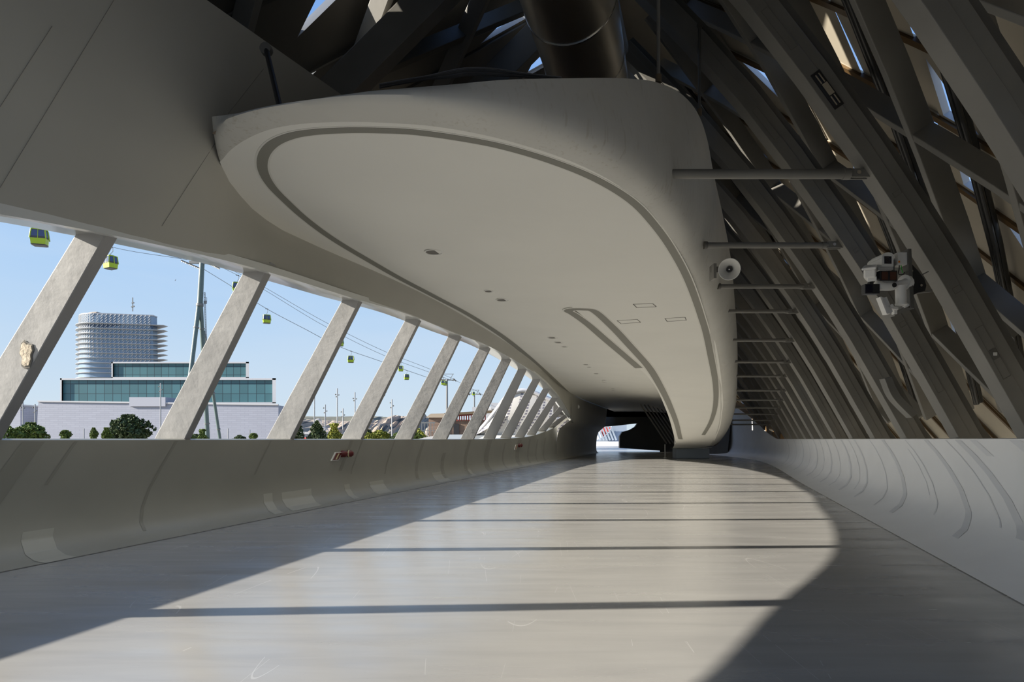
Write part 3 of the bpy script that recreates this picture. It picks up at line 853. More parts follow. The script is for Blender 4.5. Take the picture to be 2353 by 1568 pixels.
for q_, c in enumerate([10.3 + 2.0 * j for j in range(-1, 20)]):
    for dt in (0.0,):
        rows = []
        zs = frange(1.55, 9.8, 8)
        pts = [(z, c - 0.80 * z) for z in zs if 2 <= c - 0.80 * z <= 50]
        if len(pts) < 2: continue
        mb = MB()
        for off in (-0.06, 0.06):
            mb.tube([SR(y + off, z, 1.32) for z, y in pts], 0.035, 8)
        mb.tube([SR(y, z, 1.42) for z, y in pts], 0.05, 6)
        tag(mb.build('mullion', M['mullion'], smooth=True, angle=60), 'twin black tube mullion of the road-side cladding, %s from the viewer' % ORD[q_], 'mullion', 'twin mullions of the road-side roof')

def cladding(name, S, t, zlo, zhi, cs, slope_a, qs, slope_b, ymin, ymax, hole, seed, lab, m0='clad', seam_w=0.10, m1='seam_brown', force=(), hs=1.0):
    """parallelogram panels between steep lines Y + a z = c and shallow lines Y - b z = q; some cells have a triangular opening"""
    rnd = random.Random(seed)
    mb = MB()
    forced = set()
    for px, py in force:
        prev = None
        y = 3.0
        while y < 45:
            p = at(px, py, y)
            lo, hi = -3.0, 14.0
            for _ in range(30):
                m = (lo + hi) / 2
                if S(y, m, t).z < p.z: lo = m
                else: hi = m
            d = p.x - S(y, lo, t).x
            if prev is not None and prev[0] * d < 0:
                c_, q_ = y + slope_a * lo, y - slope_b * lo
                forced.add((int((c_ - cs[0]) // (cs[1] - cs[0])), int((q_ - qs[0]) // (qs[1] - qs[0])))); break
            prev = (d, y); y += 0.1
    def P(c, q, tt):
        z = (c - q) / (slope_a + slope_b); y = c - slope_a * z
        return z, y
    for i in range(len(cs) - 1):
        for j in range(len(qs) - 1):
            cor = [(cs[i], qs[j]), (cs[i+1], qs[j]), (cs[i+1], qs[j+1]), (cs[i], qs[j+1])]
            zy = [P(c, q, t) for c, q in cor]
            zm = sum(p[0] for p in zy) / 4; ym = sum(p[1] for p in zy) / 4
            if zm < zlo or zm > zhi or ym < ymin or ym > ymax: continue
            def pt(u, v, tt):
                c = cs[i] + (cs[i+1] - cs[i]) * u; q = qs[j] + (qs[j+1] - qs[j]) * v
                z, y = P(c, q, tt); z = max(zlo - 0.4, min(zhi + 0.3, z)); return S(y, z, tt)
            if (rnd.random() < hole or (i, j) in forced) and not (S is SL and i in (11, 12) and 16 <= j <= 20):
                # opening: triangle at one corner of the cell, with a deep reveal
                hu = (0.42 + 0.18 * rnd.random()) * hs; hv = (0.55 + 0.25 * rnd.random()) * min(1, hs * 1.1)
                tri = [(0.06, 0.04), (0.06 + hu, 0.04), (0.06, 0.04 + hv)] if rnd.random() < 0.5 else [(0.94, 0.96), (0.94 - hu, 0.96), (0.94, 0.96 - hv)]
                base = tri[0][0] < 0.5
                out = [(0,0),(1,0),(1,1),(0,1)] if base else [(1,1),(0,1),(0,0),(1,0)]
                A, B_, C_, D_ = out
                H0, H1, H2 = tri
                mb.cur = 0
                for quad in ([A, B_, H1, H0], [B_, C_, H1], [C_, H2, H1], [C_, D_, H2], [D_, A, H0, H2]):
                    mb.face([pt(u, v, t) for u, v in quad])
                mb.cur = 3
                ce = ((H0[0]+H1[0]+H2[0])/3, (H0[1]+H1[1]+H2[1])/3)
                for a_, b_ in ((H0, H1), (H1, H2), (H2, H0)):
                    a2 = (a_[0] + (ce[0]-a_[0])*0.08, a_[1] + (ce[1]-a_[1])*0.08); b2 = (b_[0] + (ce[0]-b_[0])*0.08, b_[1] + (ce[1]-b_[1])*0.08)
                    mb.face([pt(*a_, t), pt(*b_, t), pt(*b2, t + 0.10), pt(*a2, t + 0.10)])
            else:
                mb.cur = 0
                # overlapping scale: one side lifted so that a dark seam shows
                mb.face([pt(0, 0, t), pt(1, 0, t), pt(1, 1, t + 0.04), pt(0, 1, t + 0.04)])
            # brown seam strip along the shallow edge
            mb.cur = 1
            a0, a1 = pt(0, 0, t - 0.05), pt(1, 0, t - 0.05)
            b0, b1 = pt(0, seam_w, t - 0.04), pt(1, seam_w, t - 0.04)
            mb.face([a0, a1, b1, b0]); mb.cur = 0; mb.face([pt(0, 0, t), pt(1, 0, t), pt(1, 0, t + 0.05), pt(0, 0, t + 0.05)]); mb.cur = 1; mb.face([a0, a1, pt(1, 0, t + 0.03), pt(0, 0, t + 0.03)])
    o = mb.build(name, [M[m0], M[m1], M['clad_out'], M['reveal']])
    o['label'] = lab
    return struct(o)
cs = [3.3 + 2.0 * j for j in range(0, 42)]
qs = [-12 + 1.25 * j for j in range(0, 72)]
cladding('wall_right_upper', SR, 1.55, -1.0, 9.9, cs, 0.80, qs, 0.95, -25, 75, 0.25, 3, 'tan cladding of the road-side roof with triangular openings to the sky', hs=0.85,
         force=[(2040,50),(2120,275),(2215,320),(2090,395),(2310,540),(1940,190),(1990,195),(1745,185),(2200,480),(1680,290),(1880,445),(1760,330),(2090,715),(1850,20),(2330,330),(2050,590),(1960,340)])

# ---------------------------------------------------------------- river-side roof above the soffit
for i, Y in enumerate(RIBY[:15]):
    Yr = Y + 1.6
    th = 0.34; dp = 0.5
    zs = [5.2, 6.0, 7.0, 8.0, 9.0, 9.9]
    rows = []
    for z in zs:
        a = SL(Yr, z, 0.0); bq = SL(Yr, z, dp)
        rows.append([a + Vector((0, -th/2, 0)), a + Vector((0, th/2, 0)), bq + Vector((0, th/2, 0)), bq + Vector((0, -th/2, 0))])
    mb = MB(); mb.sections(rows)
    tag(mb.build('roof_rafter', M['steel'], bevel=0.01), 'dark slanting steel rafter of the river-side roof, %s from the viewer' % ORD[i], 'rafter', 'rafters of the river-side roof')
for q_, c in enumerate([7.6 + 2.35 * j for j in range(-1, 16)]):
    lattice_member(c + 6.8, -0.85, 1, 0.62, 0.13, 0.30, 5.0, 9.9, M['steel'], 'bracing_bar', 'steep dark bracing bar of the river-side roof, %s from the viewer' % ORD[q_], 'brace', 'steep bracing bars of the river-side roof', S=SL, ymin=2, n=6)
for q_, c in enumerate([-6.0 + 2.9 * j for j in range(0, 15)]):
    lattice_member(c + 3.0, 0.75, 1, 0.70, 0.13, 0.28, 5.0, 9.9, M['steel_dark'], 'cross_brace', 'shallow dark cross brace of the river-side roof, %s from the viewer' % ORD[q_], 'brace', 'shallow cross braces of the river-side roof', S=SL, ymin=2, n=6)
cs = [3.3 + 2.6 * j for j in range(-10, 30)]
qs = [-26 + 1.5 * j for j in range(0, 70)]
cladding('wall_left_upper', SL, 1.25, 5.3, 9.9, cs, 0.55, qs, 0.55, -25, 62, 0.10, 23, 'cladding of the river-side roof, shade painted into its colour, with a few triangular openings', m0='clad_shaded', seam_w=0.035, m1='steel_dark', hs=0.6, force=[(745,12),(1010,85),(1035,85),(858,130),(935,150),(640,20),(1075,60)])
mb = MB()
for Y in frange(-25, 60, 34)[:-1]:
    Y2 = Y + 2.5
    mb.face([SR(Y, 9.8, 1.5), SR(Y2, 9.8, 1.5), Vector((XL(Y2, 10), Y2, 11.6)), Vector((XL(Y, 10), Y, 11.6))])
    mb.face([Vector((XL(Y, 10), Y, 11.6)), Vector((XL(Y2, 10), Y2, 11.6)), SL(Y2, 9.5, 1.25), SL(Y, 9.5, 1.25)])
struct(mb.build('roof_ridge', M['clad']))['label'] = 'closed ridge of the roof'
mb = MB()
mb.tube([Vector((XL(Y, 10) + 0.3, Y, 9.95)) for Y in (-24, 0, 30, 60)], 0.28, 12)
tag(mb.build('ridge_tube', M['steel'], smooth=True, angle=50), 'round steel tube running along the ridge under the roof', 'tube')
# end walls of the hall
mb = MB()
mb.face([(-26, -25, -0.5), (12, -25, -0.5), (12, -25, 13), (-26, -25, 13)])
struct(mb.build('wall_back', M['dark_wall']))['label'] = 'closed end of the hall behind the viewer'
mb = MB()
def fw(px, py, Y=79.0): return at(px, py, Y)
hole = [(1366,1030),(1366,1008),(1372,990),(1376,981),(1400,980),(1430,977),(1455,974),(1466,973),(1460,981),(1448,988),(1430,993),(1424,1003),(1424,1030)]
outer = [(1300,1042),(1300,1008),(1300,985),(1300,900),(1380,900),(1430,900),(1470,900),(1600,900),(1600,975),(1600,990),(1600,1000),(1600,1020),(1600,1042)]
for i in range(len(hole) - 1):
    mb.face([fw(*hole[i]), fw(*hole[i+1]), fw(*outer[i+1]), fw(*outer[i])])
    a, b = fw(*hole[i]), fw(*hole[i+1])
    mb.face([a, b, b + Vector((0.2, 2.0, 0)), a + Vector((0.2, 2.0, 0))])
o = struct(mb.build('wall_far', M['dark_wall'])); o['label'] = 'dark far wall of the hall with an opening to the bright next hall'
mb = MB()
mb.face([(9.0, 72, 0), (9.0, 79, 0), (9.0, 79, 5.2), (9.0, 72, 5.2)])
mb.face([(18.6, 79.5, 0), (19.8, 60, 0), (21, 60, 12), (21, 79.5, 12)])
mb.face([(5, 79, 4.2), (26, 79, 4.2), (26, 79, 13), (5, 79, 13)])
mb.face([(18, 79.5, -1), (45, 79.5, -1), (45, 79.5, 13), (18, 79.5, 13)])
for y_ in range(36, 78, 3): mb.face([(FR(y_) + 4.2, y_, -1), (FR(y_ + 3) + 4.2, y_ + 3, -1), (FR(y_ + 3) + 3.6, y_ + 3, 5), (FR(y_) + 3.6, y_, 5)])
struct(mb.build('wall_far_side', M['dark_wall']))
GZ0 = -7.0
# next hall beyond the opening: pale curved wall, slatted opening, coloured boards outside
mb = MB()
Y = 150.0
pts = [(1352,1026),(1352,1019),(1356,1016),(1362,1014),(1362,1005)]
A = [(1345,1020),(1440,1021),(1440,960),(1412,960),(1404,985),(1398,996),(1388,1004),(1374,1011),(1362,1011),(1345,1006)]
P = [at(x, y, Y) for x, y in A]
mb.sections([P, [p + Vector((0, 1.0, 0)) for p in P]])
struct(mb.build('wall_far_ramp', M['blue_grey']))['label'] = 'blue-grey sloping wall of the next hall'
mb = MB(); a = at(1362, 1018, 149); b = at(1432, 1019, 149); mb.box(a.x, b.x, 148, 149.5, 0.0, a.z + 0.3)
struct(mb.build('trim_5', M['whiteb']))['label'] = 'white kerb at the foot of the far wall'
for k in range(6):
    x0 = 1368 + 7.2 * k
    mb = MB(); mb.beam(at(x0, 982, 149.3), at(x0 + 12, 1012, 149.3), 0.36, 0.3, up=(0, 1, 0))
    tag(mb.build('louvre_slat', M['pylon'] if False else M['bluebox']), 'dark blue slanting slat in the bright next hall, %s from the dark wall edge' % ORD[k], 'slat', 'slats in the opening of the next hall')
for k, (x0, x1, y0, y1, mt, nm) in enumerate([(1360,1382,984,996,'whiteb','white'),(1382,1412,982,990,'redb','red'),(1360,1374,998,1012,'redb','red'),(1374,1412,991,1014,'yellow','yellow')]):
    a = at(x0, y1, 158 + k); b = at(x1, y0, 158 + k)
    mb = MB(); mb.box(a.x, b.x, a.y, a.y + 0.5, GZ0, b.z)
    tag(mb.build('sign_board', M[mt]), '%s board seen through the slats of the next hall%s' % (nm, ', low on the wall' if k == 2 else (', up by the lintel' if k == 1 else '')), 'board')
# ribs of the dark hall on its right
for k in range(9):
    Y = 56 + 2.7 * k
    xt, xb = 1478 + 9 * k * 0.9, 1530 + 9 * k * 0.9
    mb = MB(); mb.beam(at(xt - 6, 930, Y), at(xb + 2, 1020, Y), 0.10, 0.12, up=(0, 1, 0))
    tag(mb.build('far_rib', M['steel']), 'thin steel rib in the dark far hall, %s counting from its near side' % ORD[k], 'rib', 'thin ribs in the dark far hall')
mb = MB(); p = at(1528, 1054, 52); mb.tube([Vector((p.x, p.y, 0)), Vector((p.x, p.y, 1.1))], 0.035, 10); mb.disc((p.x, p.y, 0.02), (0, 0, 1), 0.12, 0.04)
tag(mb.build('barrier_post', M['white_metal'], smooth=True), 'thin white post on the floor left of the blue-grey plinth', 'post')

# ---------------------------------------------------------------- tie rods between the rim and the ribs
TIE = [(1555,402,1930,393,8.56),(1641,562,1868,560,11.1),(1668,657,1832,656,14.2),(1680,716,1805,714,17.1),(1688,783,1803,781,19.95),(1690,833,1792,831,22.9),(1690,866,1786,864,26.0),(1688,899,1776,897,29.0),
       (1684,921,1770,919,32.0),(1680,940,1762,937,35.0),(1672,954,1755,952,38.0),(1662,968,1747,966,41.0),(1655,977,1738,976,44.0)]
for i, (x0, y0, x1, y1, Y) in enumerate(TIE):
    z = EYE + (HY - y1) / F * (Y - 0.1)
    b = Vector((SR(Y, z, 0.05).x + 0.0, Y, z)); a = Vector(((x0 - CX) / F * Y, Y, z))
    a.x -= 0.15
    lab = 'thick grey tie rod from ceiling rim to camera rib, topmost of the row' if i == 0 else 'grey tie rod between ceiling rim and road-side ribs, %s from the top of the row' % ORD[i]
    root = thing('tie_rod', lab, 'tie rod', a, 'tie rods beside the ceiling rim')
    r_ = 0.062 if i == 0 else 0.05
    mb = MB(); e = b - Vector((0.30, 0, 0)); mb.tube([a, e], r_, 14); mb.build('bar', M['steel'], root, smooth=True, angle=60)
    mb = MB()
    mb.tube([e - Vector((0.06, 0, 0)), e + Vector((0.03, 0, 0))], r_ * 1.2, 14)
    mb.box(e.x, b.x + 0.08, b.y - 0.05, b.y - 0.025, b.z - 0.055, b.z + 0.055); mb.box(e.x, b.x + 0.08, b.y + 0.025, b.y + 0.05, b.z - 0.055, b.z + 0.055)
    cl = mb.build('clevis', M['steel'], root, smooth=True, angle=30)
    mb = MB(); mb.disc(e + Vector((0.12, 0, 0)), (0, 1, 0), 0.028, 0.14, 10); mb.build('pin', M['chrome'], cl, smooth=True, angle=40)
    mb = MB(); mb.tube([a - Vector((0.02, 0, 0)), a + Vector((0.03, 0, 0))], r_ * 1.35, 14); mb.build('socket', M['steel_dark'], root, smooth=True, angle=40)
def hanger(name, p, q, r, mt, lab, cat):
    root = thing(name, lab, cat, q)
    mb = MB(); mb.tube([p, q], r, 10); mb.build('bar', mt, root, smooth=True)
    mb = MB(); d = (q - p).normalized(); mb.tube([q - d * 0.10, q], r * 1.7, 10); mb.build('end_socket', M['rust'], root, smooth=True, angle=40)
    mb = MB(); mb.disc(p, (0, 1, 0), r * 2.2, r * 2.5, 12); mb.build('eye', M['steel_dark'], root, smooth=True, angle=40)
hanger('brace_rod', Vector((-3.47, 9.0, 5.55)) if False else at(612, 114, 7.35), at(640, 246, 6.62) + Vector((0, 0.1, -0.05)), 0.030, M['black'], 'thin black brace rod between the soffit and the ceiling rim', 'rod')
hanger('hanger_rod', at(1513, -170, 8.6), at(1513, 190, 8.5), 0.024, M['steel'], 'thin vertical hanger rod with a rusty foot on the ceiling rim', 'rod')
hanger('hanger_rod', at(1607, 60, 11.0), at(1607, 265, 10.9), 0.024, M['steel_dark'], 'thin dark hanger rod behind the rounded corner of the ceiling rim', 'rod')

# air duct overhead
def DU(Y): return Vector((1.29 + 0.245 * (Y - 11), Y, 7.62 + 0.03 * (Y - 11)))
root = thing('air_duct', 'large shiny metal air duct hanging under the roof above the ceiling rim', 'duct', DU(11))
mb = MB(); mb.tube([DU(y) for y in frange(1.5, 30, 12)], 0.64, 40); mb.build('pipe', M['duct'], root, smooth=True, angle=60)
for y in (4.3, 6.6, 8.95, 10.4, 12.8, 15.2):
    mb = MB(); d = (DU(y + 1) - DU(y)).normalized(); mb.tube([DU(y) - d * 0.012, DU(y) + d * 0.012], 0.652, 40); mb.build('seam_ring', M['chrome'], root, smooth=True, angle=40)
for y in (3.0, 7.6, 14.0):
    c = DU(y)
    mb = MB(); mb.tube([c + Vector((0, 0, 0.6)), Vector((c.x, y, 10.2))], 0.02, 6); mb.build('hanger', M['steel_dark'], root)
# cable bundle on the rim
cb = [(872,196),(920,187),(980,177),(1040,168),(1076,163),(1130,164),(1200,170),(1290,180)]
for k in range(7):
    P = [at(px, py + 2 + (k - 3) * (3.0 if 3 <= j <= 5 else 1.6), 7.1 + 0.05 * k) for j, (px, py) in enumerate(cb)]
    mb = MB(); mb.tube(smooth_path(P, 5), 0.006 + 0.002 * (k % 3), 6)
    tag(mb.build('cable', M['cable'], smooth=True), 'black cable of the bundle along the top of the ceiling rim, %s from the top' % ORD[k], 'cable', 'cables along the top of the ceiling rim')

# ---------------------------------------------------------------- small fittings
LIGHTS = [(997,579,22),(1123,669,11),(1155,689,16),(1271,776,13),(1285,787,12),(1298,797,8),(1348,838,9),(1354,844,6),(1372,859,8),(1388,874,6),(1389,878,6),(1409,893,5),(1410,897,5),(1424,912,5),(1430,919,4)]
for i, (px, py, hw) in enumerate(LIGHTS):
    c = hit(px, py, mainz); r_ = hw / F * c.y
    lab = 'large round recessed downlight alone in the middle of the white ceiling' if i == 0 else 'round recessed downlight in the white ceiling, %s from the viewer' % ORD[i]
    root = thing('recessed_downlight', lab, 'downlight', c, 'recessed downlights in the white ceiling')
    mb = MB(); rings = []
    for rr, zz in ((1.0, -0.004), (1.0, -0.012), (0.86, -0.014), (0.84, 0.005), (0.80, 0.05)):
        rings.append([c + Vector((math.cos(a)*r_*rr, math.sin(a)*r_*rr, zz)) for a in [2*math.pi*k/28 for k in range(28)]])
    mb.sections(rings, caps=False); mb.build('ring', M['white_metal'], root, smooth=True, angle=40)
    mb = MB(); mb.sections([[c + Vector((math.cos(a)*r_*rr, math.sin(a)*r_*rr, -0.003)) for a in [2*math.pi*k/28 for k in range(28)]] for rr in (0.85, 0.02)], caps=False); mb.build('bulb_recess', M['seam'], root)
for i, (q, lab) in enumerate([([(1455,699),(1500,698),(1508,705),(1463,707)], 'thin outline of an access hatch in the tongue ceiling, nearest of three'), ([(1418,737),(1427,744),(1472,741),(1464,734)], 'thin outline of an access hatch beside the inner groove loop'), ([(1528,732),(1574,729),(1577,736),(1533,739)], 'thin outline of an access hatch near the right groove of the ceiling')]):
    P = [hit(x, y, lambda a, b: lobez(a, b)) for x, y in q]
    mb = MB()
    for k in range(4):
        mb.beam(P[k] - Vector((0, 0, 0.003)), P[(k+1) % 4] - Vector((0, 0, 0.003)), 0.018, 0.006)
    tag(mb.build('access_hatch', M['seam']), lab, 'hatch')

# horn loudspeaker
def lathe(prof, c, axis, n=24, mb=None):
    mb = mb or MB(); c = Vector(c); d = Vector(axis).normalized(); x = d.orthogonal().normalized(); y = d.cross(x)
    mb.sections([[c + d*h + x*math.cos(a)*r_ + y*math.sin(a)*r_ for a in [2*math.pi*k/n for k in range(n)]] for r_, h in prof], caps=False)
    return mb
hc = at(1676, 619, 11.3); hax = (hc - Vector((0, 0, EYE))).normalized() * -1
root = thing('horn_loudspeaker', 'round white horn loudspeaker fixed to the side of the ceiling rim', 'loudspeaker', hc)
lathe([(0.178, 0.0), (0.185, 0.0), (0.187, -0.012), (0.178, -0.012), (0.165, -0.03), (0.12, -0.10), (0.075, -0.15), (0.05, -0.18)], hc, hax).build('horn', M['white_metal'], root, smooth=True, angle=60)
lathe([(0.001, -0.10), (0.03, -0.10), (0.05, -0.13), (0.052, -0.18), (0.001, -0.18)], hc, hax).build('driver_cone', M['black'], root, smooth=True, angle=50)
lathe([(0.001, -0.085), (0.014, -0.09), (0.014, -0.11)], hc, hax).build('centre_cap', M['chrome'], root, smooth=True, angle=50)
mb = MB(); lathe([(0.06, -0.17), (0.075, -0.20), (0.075, -0.30), (0.02, -0.31)], hc, hax, mb=mb); mb.build('housing', M['white_metal'], root, smooth=True, angle=40)
mb = MB(); mb.beam(hc - hax * 0.24, hc - hax * 0.24 + Vector((-0.32, 0.05, 0)), 0.05, 0.10); mb.box(hc.x - 0.24, hc.x - 0.19, hc.y + 0.10, hc.y + 0.35, hc.z - 0.13, hc.z + 0.13); mb.build('bracket', M['steel'], root)

# camera cluster on the rib: each in local metres, x right, z up, y away from the viewer
CY = 8.15; SC = CY / F
cc = at(2030, 640, CY)
def cp(px, py, dy=0.0): return at(px, py, CY) + Vector((0, dy, 0))
root = thing('mounting_bracket', 'dark upright mounting plate with a triangular gusset clamped to the steel rib, holding cameras', 'bracket', cp(2080, 650))
mb = MB(); mb.hexa([cp(2076,579,-.05), cp(2083,579,-.05), cp(2083,579,.25), cp(2076,579,.25)][0:0] or [cp(2079,712,-.12), cp(2088,714,-.12), cp(2088,714,.2), cp(2079,712,.2), cp(2073,578,-.12), cp(2081,578,-.12), cp(2081,578,.2), cp(2073,578,.2)])
mb.build('plate', M['steel_dark'], root, bevel=0.004)
gus = [(2083,590),(2112,622),(2126,640),(2131,655),(2128,668),(2112,672),(2088,684)]
mb = MB(); mb.sections([[cp(x, y, 0.02) for x, y in gus], [cp(x, y, 0.08) for x, y in gus]]); gp_ = mb.build('gusset', M['black'], root)
for bx, by in ((2095, 623), (2117, 656)):
    mb = MB(); mb.disc(cp(bx, by, 0.01), (0, 1, 0), 0.016, 0.03, 12); mb.build('bolt', M['chrome'], gp_, smooth=True, angle=40)
mb = MB(); mb.beam(cp(2106,670,.05), cp(2153,664,.12), 0.05, 0.03); mb.beam(cp(2123,630,.05), cp(2134,624,.0), 0.012, 0.012); mb.beam(cp(2110,618,.05), cp(2131,645,.05), 0.03, 0.03); mb.build('clamp', M['steel'], root)
# main camera in its housing
def cam_housing(px, py, w, h, L, yaw, pitch, name='security_camera', lab='', window=True):
    c = cp(px, py, -0.16)
    root = thing(name, lab, 'camera', c)
    ry = Matrix.Rotation(yaw, 3, 'Z') @ Matrix.Rotation(pitch, 3, 'X')
    def L_(x, y, z): return c + ry @ Vector((x, y, z))
    out = []
    for a in [math.pi * k / 10 for k in range(11)]:
        out.append((math.cos(a) * w/2, h*0.12 + math.sin(a) * h*0.40))
    out += [(-w/2, -h/2), (w/2, -h/2)]
    mb = MB(); mb.sections([[L_(x, 0, z) for x, z in out], [L_(x*1.0, L, z) for x, z in out]]); body = mb.build('housing', M['white_metal'], root, bevel=0.004)
    mb = MB(); mb.sections([[L_(x*1.10, -0.012 + d, z*1.08 + 0.004) for x, z in out[:11]] + [L_(x*0.98, -0.012 + d, z*0.96) for x, z in out[:11][::-1]] for d in (0, L * 0.8)]); mb.build('sunshield', M['white_metal'], root)
    mb = MB(); s = w * 0.30; mb.hexa([L_(-s, -0.006, -s), L_(s, -0.006, -s), L_(s, 0.002, -s), L_(-s, 0.002, -s), L_(-s, -0.006, s), L_(s, -0.006, s), L_(s, 0.002, s), L_(-s, 0.002, s)]); wv = mb.build('window', M['glass_dark'], root)
    mb = MB(); lathe([(s*0.7, -0.009), (s*0.62, -0.010), (s*0.5, -0.006)], c, ry @ Vector((0, 1, 0)), mb=mb, n=18); mb.build('lens_ring', M['black'], wv, smooth=True)
    return root, L_
r1, L1 = cam_housing(2023, 606, 0.150, 0.158, 0.30, R(4), R(0), lab='white camera with a square dark window facing the viewer, topmost on the bracket')
mb = MB(); a = cp(2023, 623, -0.12); mb.box(a.x - 0.09, a.x + 0.09, a.y, a.y + 0.12, a.z - 0.018, a.z + 0.018); mb.build('foot', M['white_metal'], r1, bevel=0.006)
root = thing('infrared_lamp', 'pair of brown-black lamp panels under the topmost white camera', 'lamp', cp(2025, 640))
mb = MB(); a = cp(2004, 653, -0.17); b = cp(2044, 630, -0.17); mb.box(a.x, b.x, a.y, a.y + 0.08, a.z, b.z); mb.build('case', M['black'], root, bevel=0.004)
M['brown_glass'] = mat('brown_glass', (0.10, 0.045, 0.03), 0.15)
for x0, x1 in ((2008, 2022), (2027, 2041)):
    mb = MB(); a = cp(x0, 651, -0.174); b = cp(x1, 633, -0.174); mb.box(a.x, b.x, a.y, a.y + 0.01, a.z, b.z); mb.build('lamp_glass', M['brown_glass'], root)
# second, slanting camera to the left
root = thing('security_camera', 'long white camera housing pointing down to the left, left of the topmost camera', 'camera', cp(1990, 630))
P0, P1 = cp(1968, 643, -0.30), cp(2012, 616, 0.10)
mb = MB(); mb.beam(P0, P1, 0.13, 0.11); body = mb.build('housing', M['white_metal'], root, bevel=0.02)
mb = MB(); mb.beam(P0 + Vector((-0.02, -0.02, 0.055)), P1 + Vector((0, 0, 0.055)), 0.155, 0.03); mb.build('sunshield', M['white_metal'], root, bevel=0.01)
mb = MB(); mb.beam(P0 + Vector((0.04, 0.02, -0.06)), P1 + Vector((-0.02, 0, -0.075)), 0.10, 0.06, w2=0.12, h2=0.07); mb.build('foot', M['white_metal'], root, bevel=0.01)
root = thing('floodlight', 'small square black floodlight hanging under the slanting white camera', 'lamp', cp(1984, 672))
mb = MB(); a = cp(1966, 684, -0.22); b = cp(1999, 662, -0.22); mb.box(a.x, b.x, a.y, a.y + 0.09, a.z, b.z); mb.build('case', M['black'], root, bevel=0.005)
mb = MB(); mb.box(a.x + 0.01, b.x - 0.09, a.y - 0.004, a.y, a.z + 0.012, b.z - 0.01); mb.build('glass', M['glass_dark'], root)
mb = MB(); mb.tube(smooth_path([cp(1977,664,-.16), cp(1980,657,-.16), cp(1986,655,-.16), cp(1990,662,-.16)], 4), 0.008, 6); mb.box(cp(1978,0).x, cp(1986,0).x, a.y + 0.02, a.y + 0.05, b.z, b.z + 0.04); mb.build('cable_loop', M['black'], root)
# arm
root = thing('camera_arm', 'white jointed arm carrying the cameras, flaring into the mounting plate', 'arm', cp(2060, 660))
mb = MB(); mb.tube(smooth_path([cp(2078,653,-.06), cp(2066,656,-.10), cp(2052,658,-.12), cp(2036,664,-.14), cp(2014,665,-.15), cp(1996,662,-.15)], 4), [0.085,0.080,0.066,0.055,0.048,0.045,0.043,0.043,0.043,0.043,0.043,0.045,0.05,0.052,0.052,0.052,0.052,0.055,0.058,0.058,0.058][:21], 14)
mb.build('arm', M['white_metal'], root, smooth=True, angle=60)
mb = MB(); mb.disc(cp(2034, 664, -0.19), (0, 1, 0), 0.028, 0.02, 16); mb.build('pivot', M['black'], root, smooth=True, angle=40)
mb = MB(); mb.tube([cp(2068, 652, -.08), cp(2076, 652, -.06)], 0.09, 18); mb.build('collar', M['white_metal'], root, smooth=True, angle=40)
# junction box
root = thing('junction_box', 'upright white junction box with an orange sticker at the top of the mounting plate', 'box', cp(2063, 600))
mb = MB(); a = cp(2052, 613, -.10); b = cp(2074, 585, -.10); mb.box(a.x, b.x, a.y, a.y + 0.14, a.z, b.z); mb.build('case', M['white_metal'], root, bevel=0.004)
mb = MB(); mb.box(a.x + 0.006, a.x + 0.028, a.y - 0.003, a.y, a.z + 0.022, a.z + 0.045); mb.build('sticker', M['orange'], root)
mb = MB(); mb.tube(smooth_path([cp(2064,613,-.06), cp(2064,622,-.07), cp(2068,630,-.06)], 4), 0.006, 6); mb.build('green_wire', M['green_wire'], root)
mb = MB(); mb.tube(smooth_path([cp(2060,613,-.06), cp(2057,624,-.08), cp(2056,634,-.08), cp(2068,634,-.06), cp(2074,628,-.04)], 4), 0.006, 6); mb.build('black_wire', M['black'], root)
root = thing('conduit_box', 'narrow grey box standing between the topmost camera and the junction box', 'box', cp(2045, 615))
mb = MB(); a = cp(2040, 629, -.06); b = cp(2050, 600, -.06); mb.box(a.x, b.x, a.y, a.y + 0.10, a.z, b.z); mb.box(a.x - 0.02, b.x + 0.01, a.y, a.y + 0.10, a.z - 0.008, a.z + 0.01); mb.build('case', M['steel'], root, bevel=0.003)
# detector tube
root = thing('motion_detector', 'white cylinder detector with a square base under the camera arm', 'detector', cp(2052, 690))
mb = MB(); mb.tube([cp(2053, 706, -.16), cp(2052, 664, -.16)], 0.060, 20); mb.build('tube', M['white_metal'], root, smooth=True, angle=40)
mb = MB(); mb.tube([cp(2053, 708, -.16), cp(2053, 704, -.16)], 0.068, 20); mb.beam(cp(2065, 710, -.12), cp(2063, 664, -.12), 0.02, 0.05); mb.build('backplate', M['white_metal'], root, smooth=True, angle=30)
mb = MB(); a = cp(2042, 726, -.12); b = cp(2049, 713, -.12); mb.box(a.x, b.x, a.y, a.y + 0.06, a.z, b.z); c_ = cp(2071, 711, -.1); mb.box(c_.x, c_.x + 0.05, c_.y, c_.y + 0.05, c_.z, c_.z + 0.05); mb.build('lug', M['white_metal'], root, bevel=0.003)
mb = MB(); mb.hexa([cp(2045,730,-.10), cp(2087,714,-.10), cp(2087,714,.1), cp(2045,730,.1), cp(2043,722,-.10), cp(2082,706,-.10), cp(2082,706,.1), cp(2043,722,.1)]); mb.build('shelf', M['steel'], root)
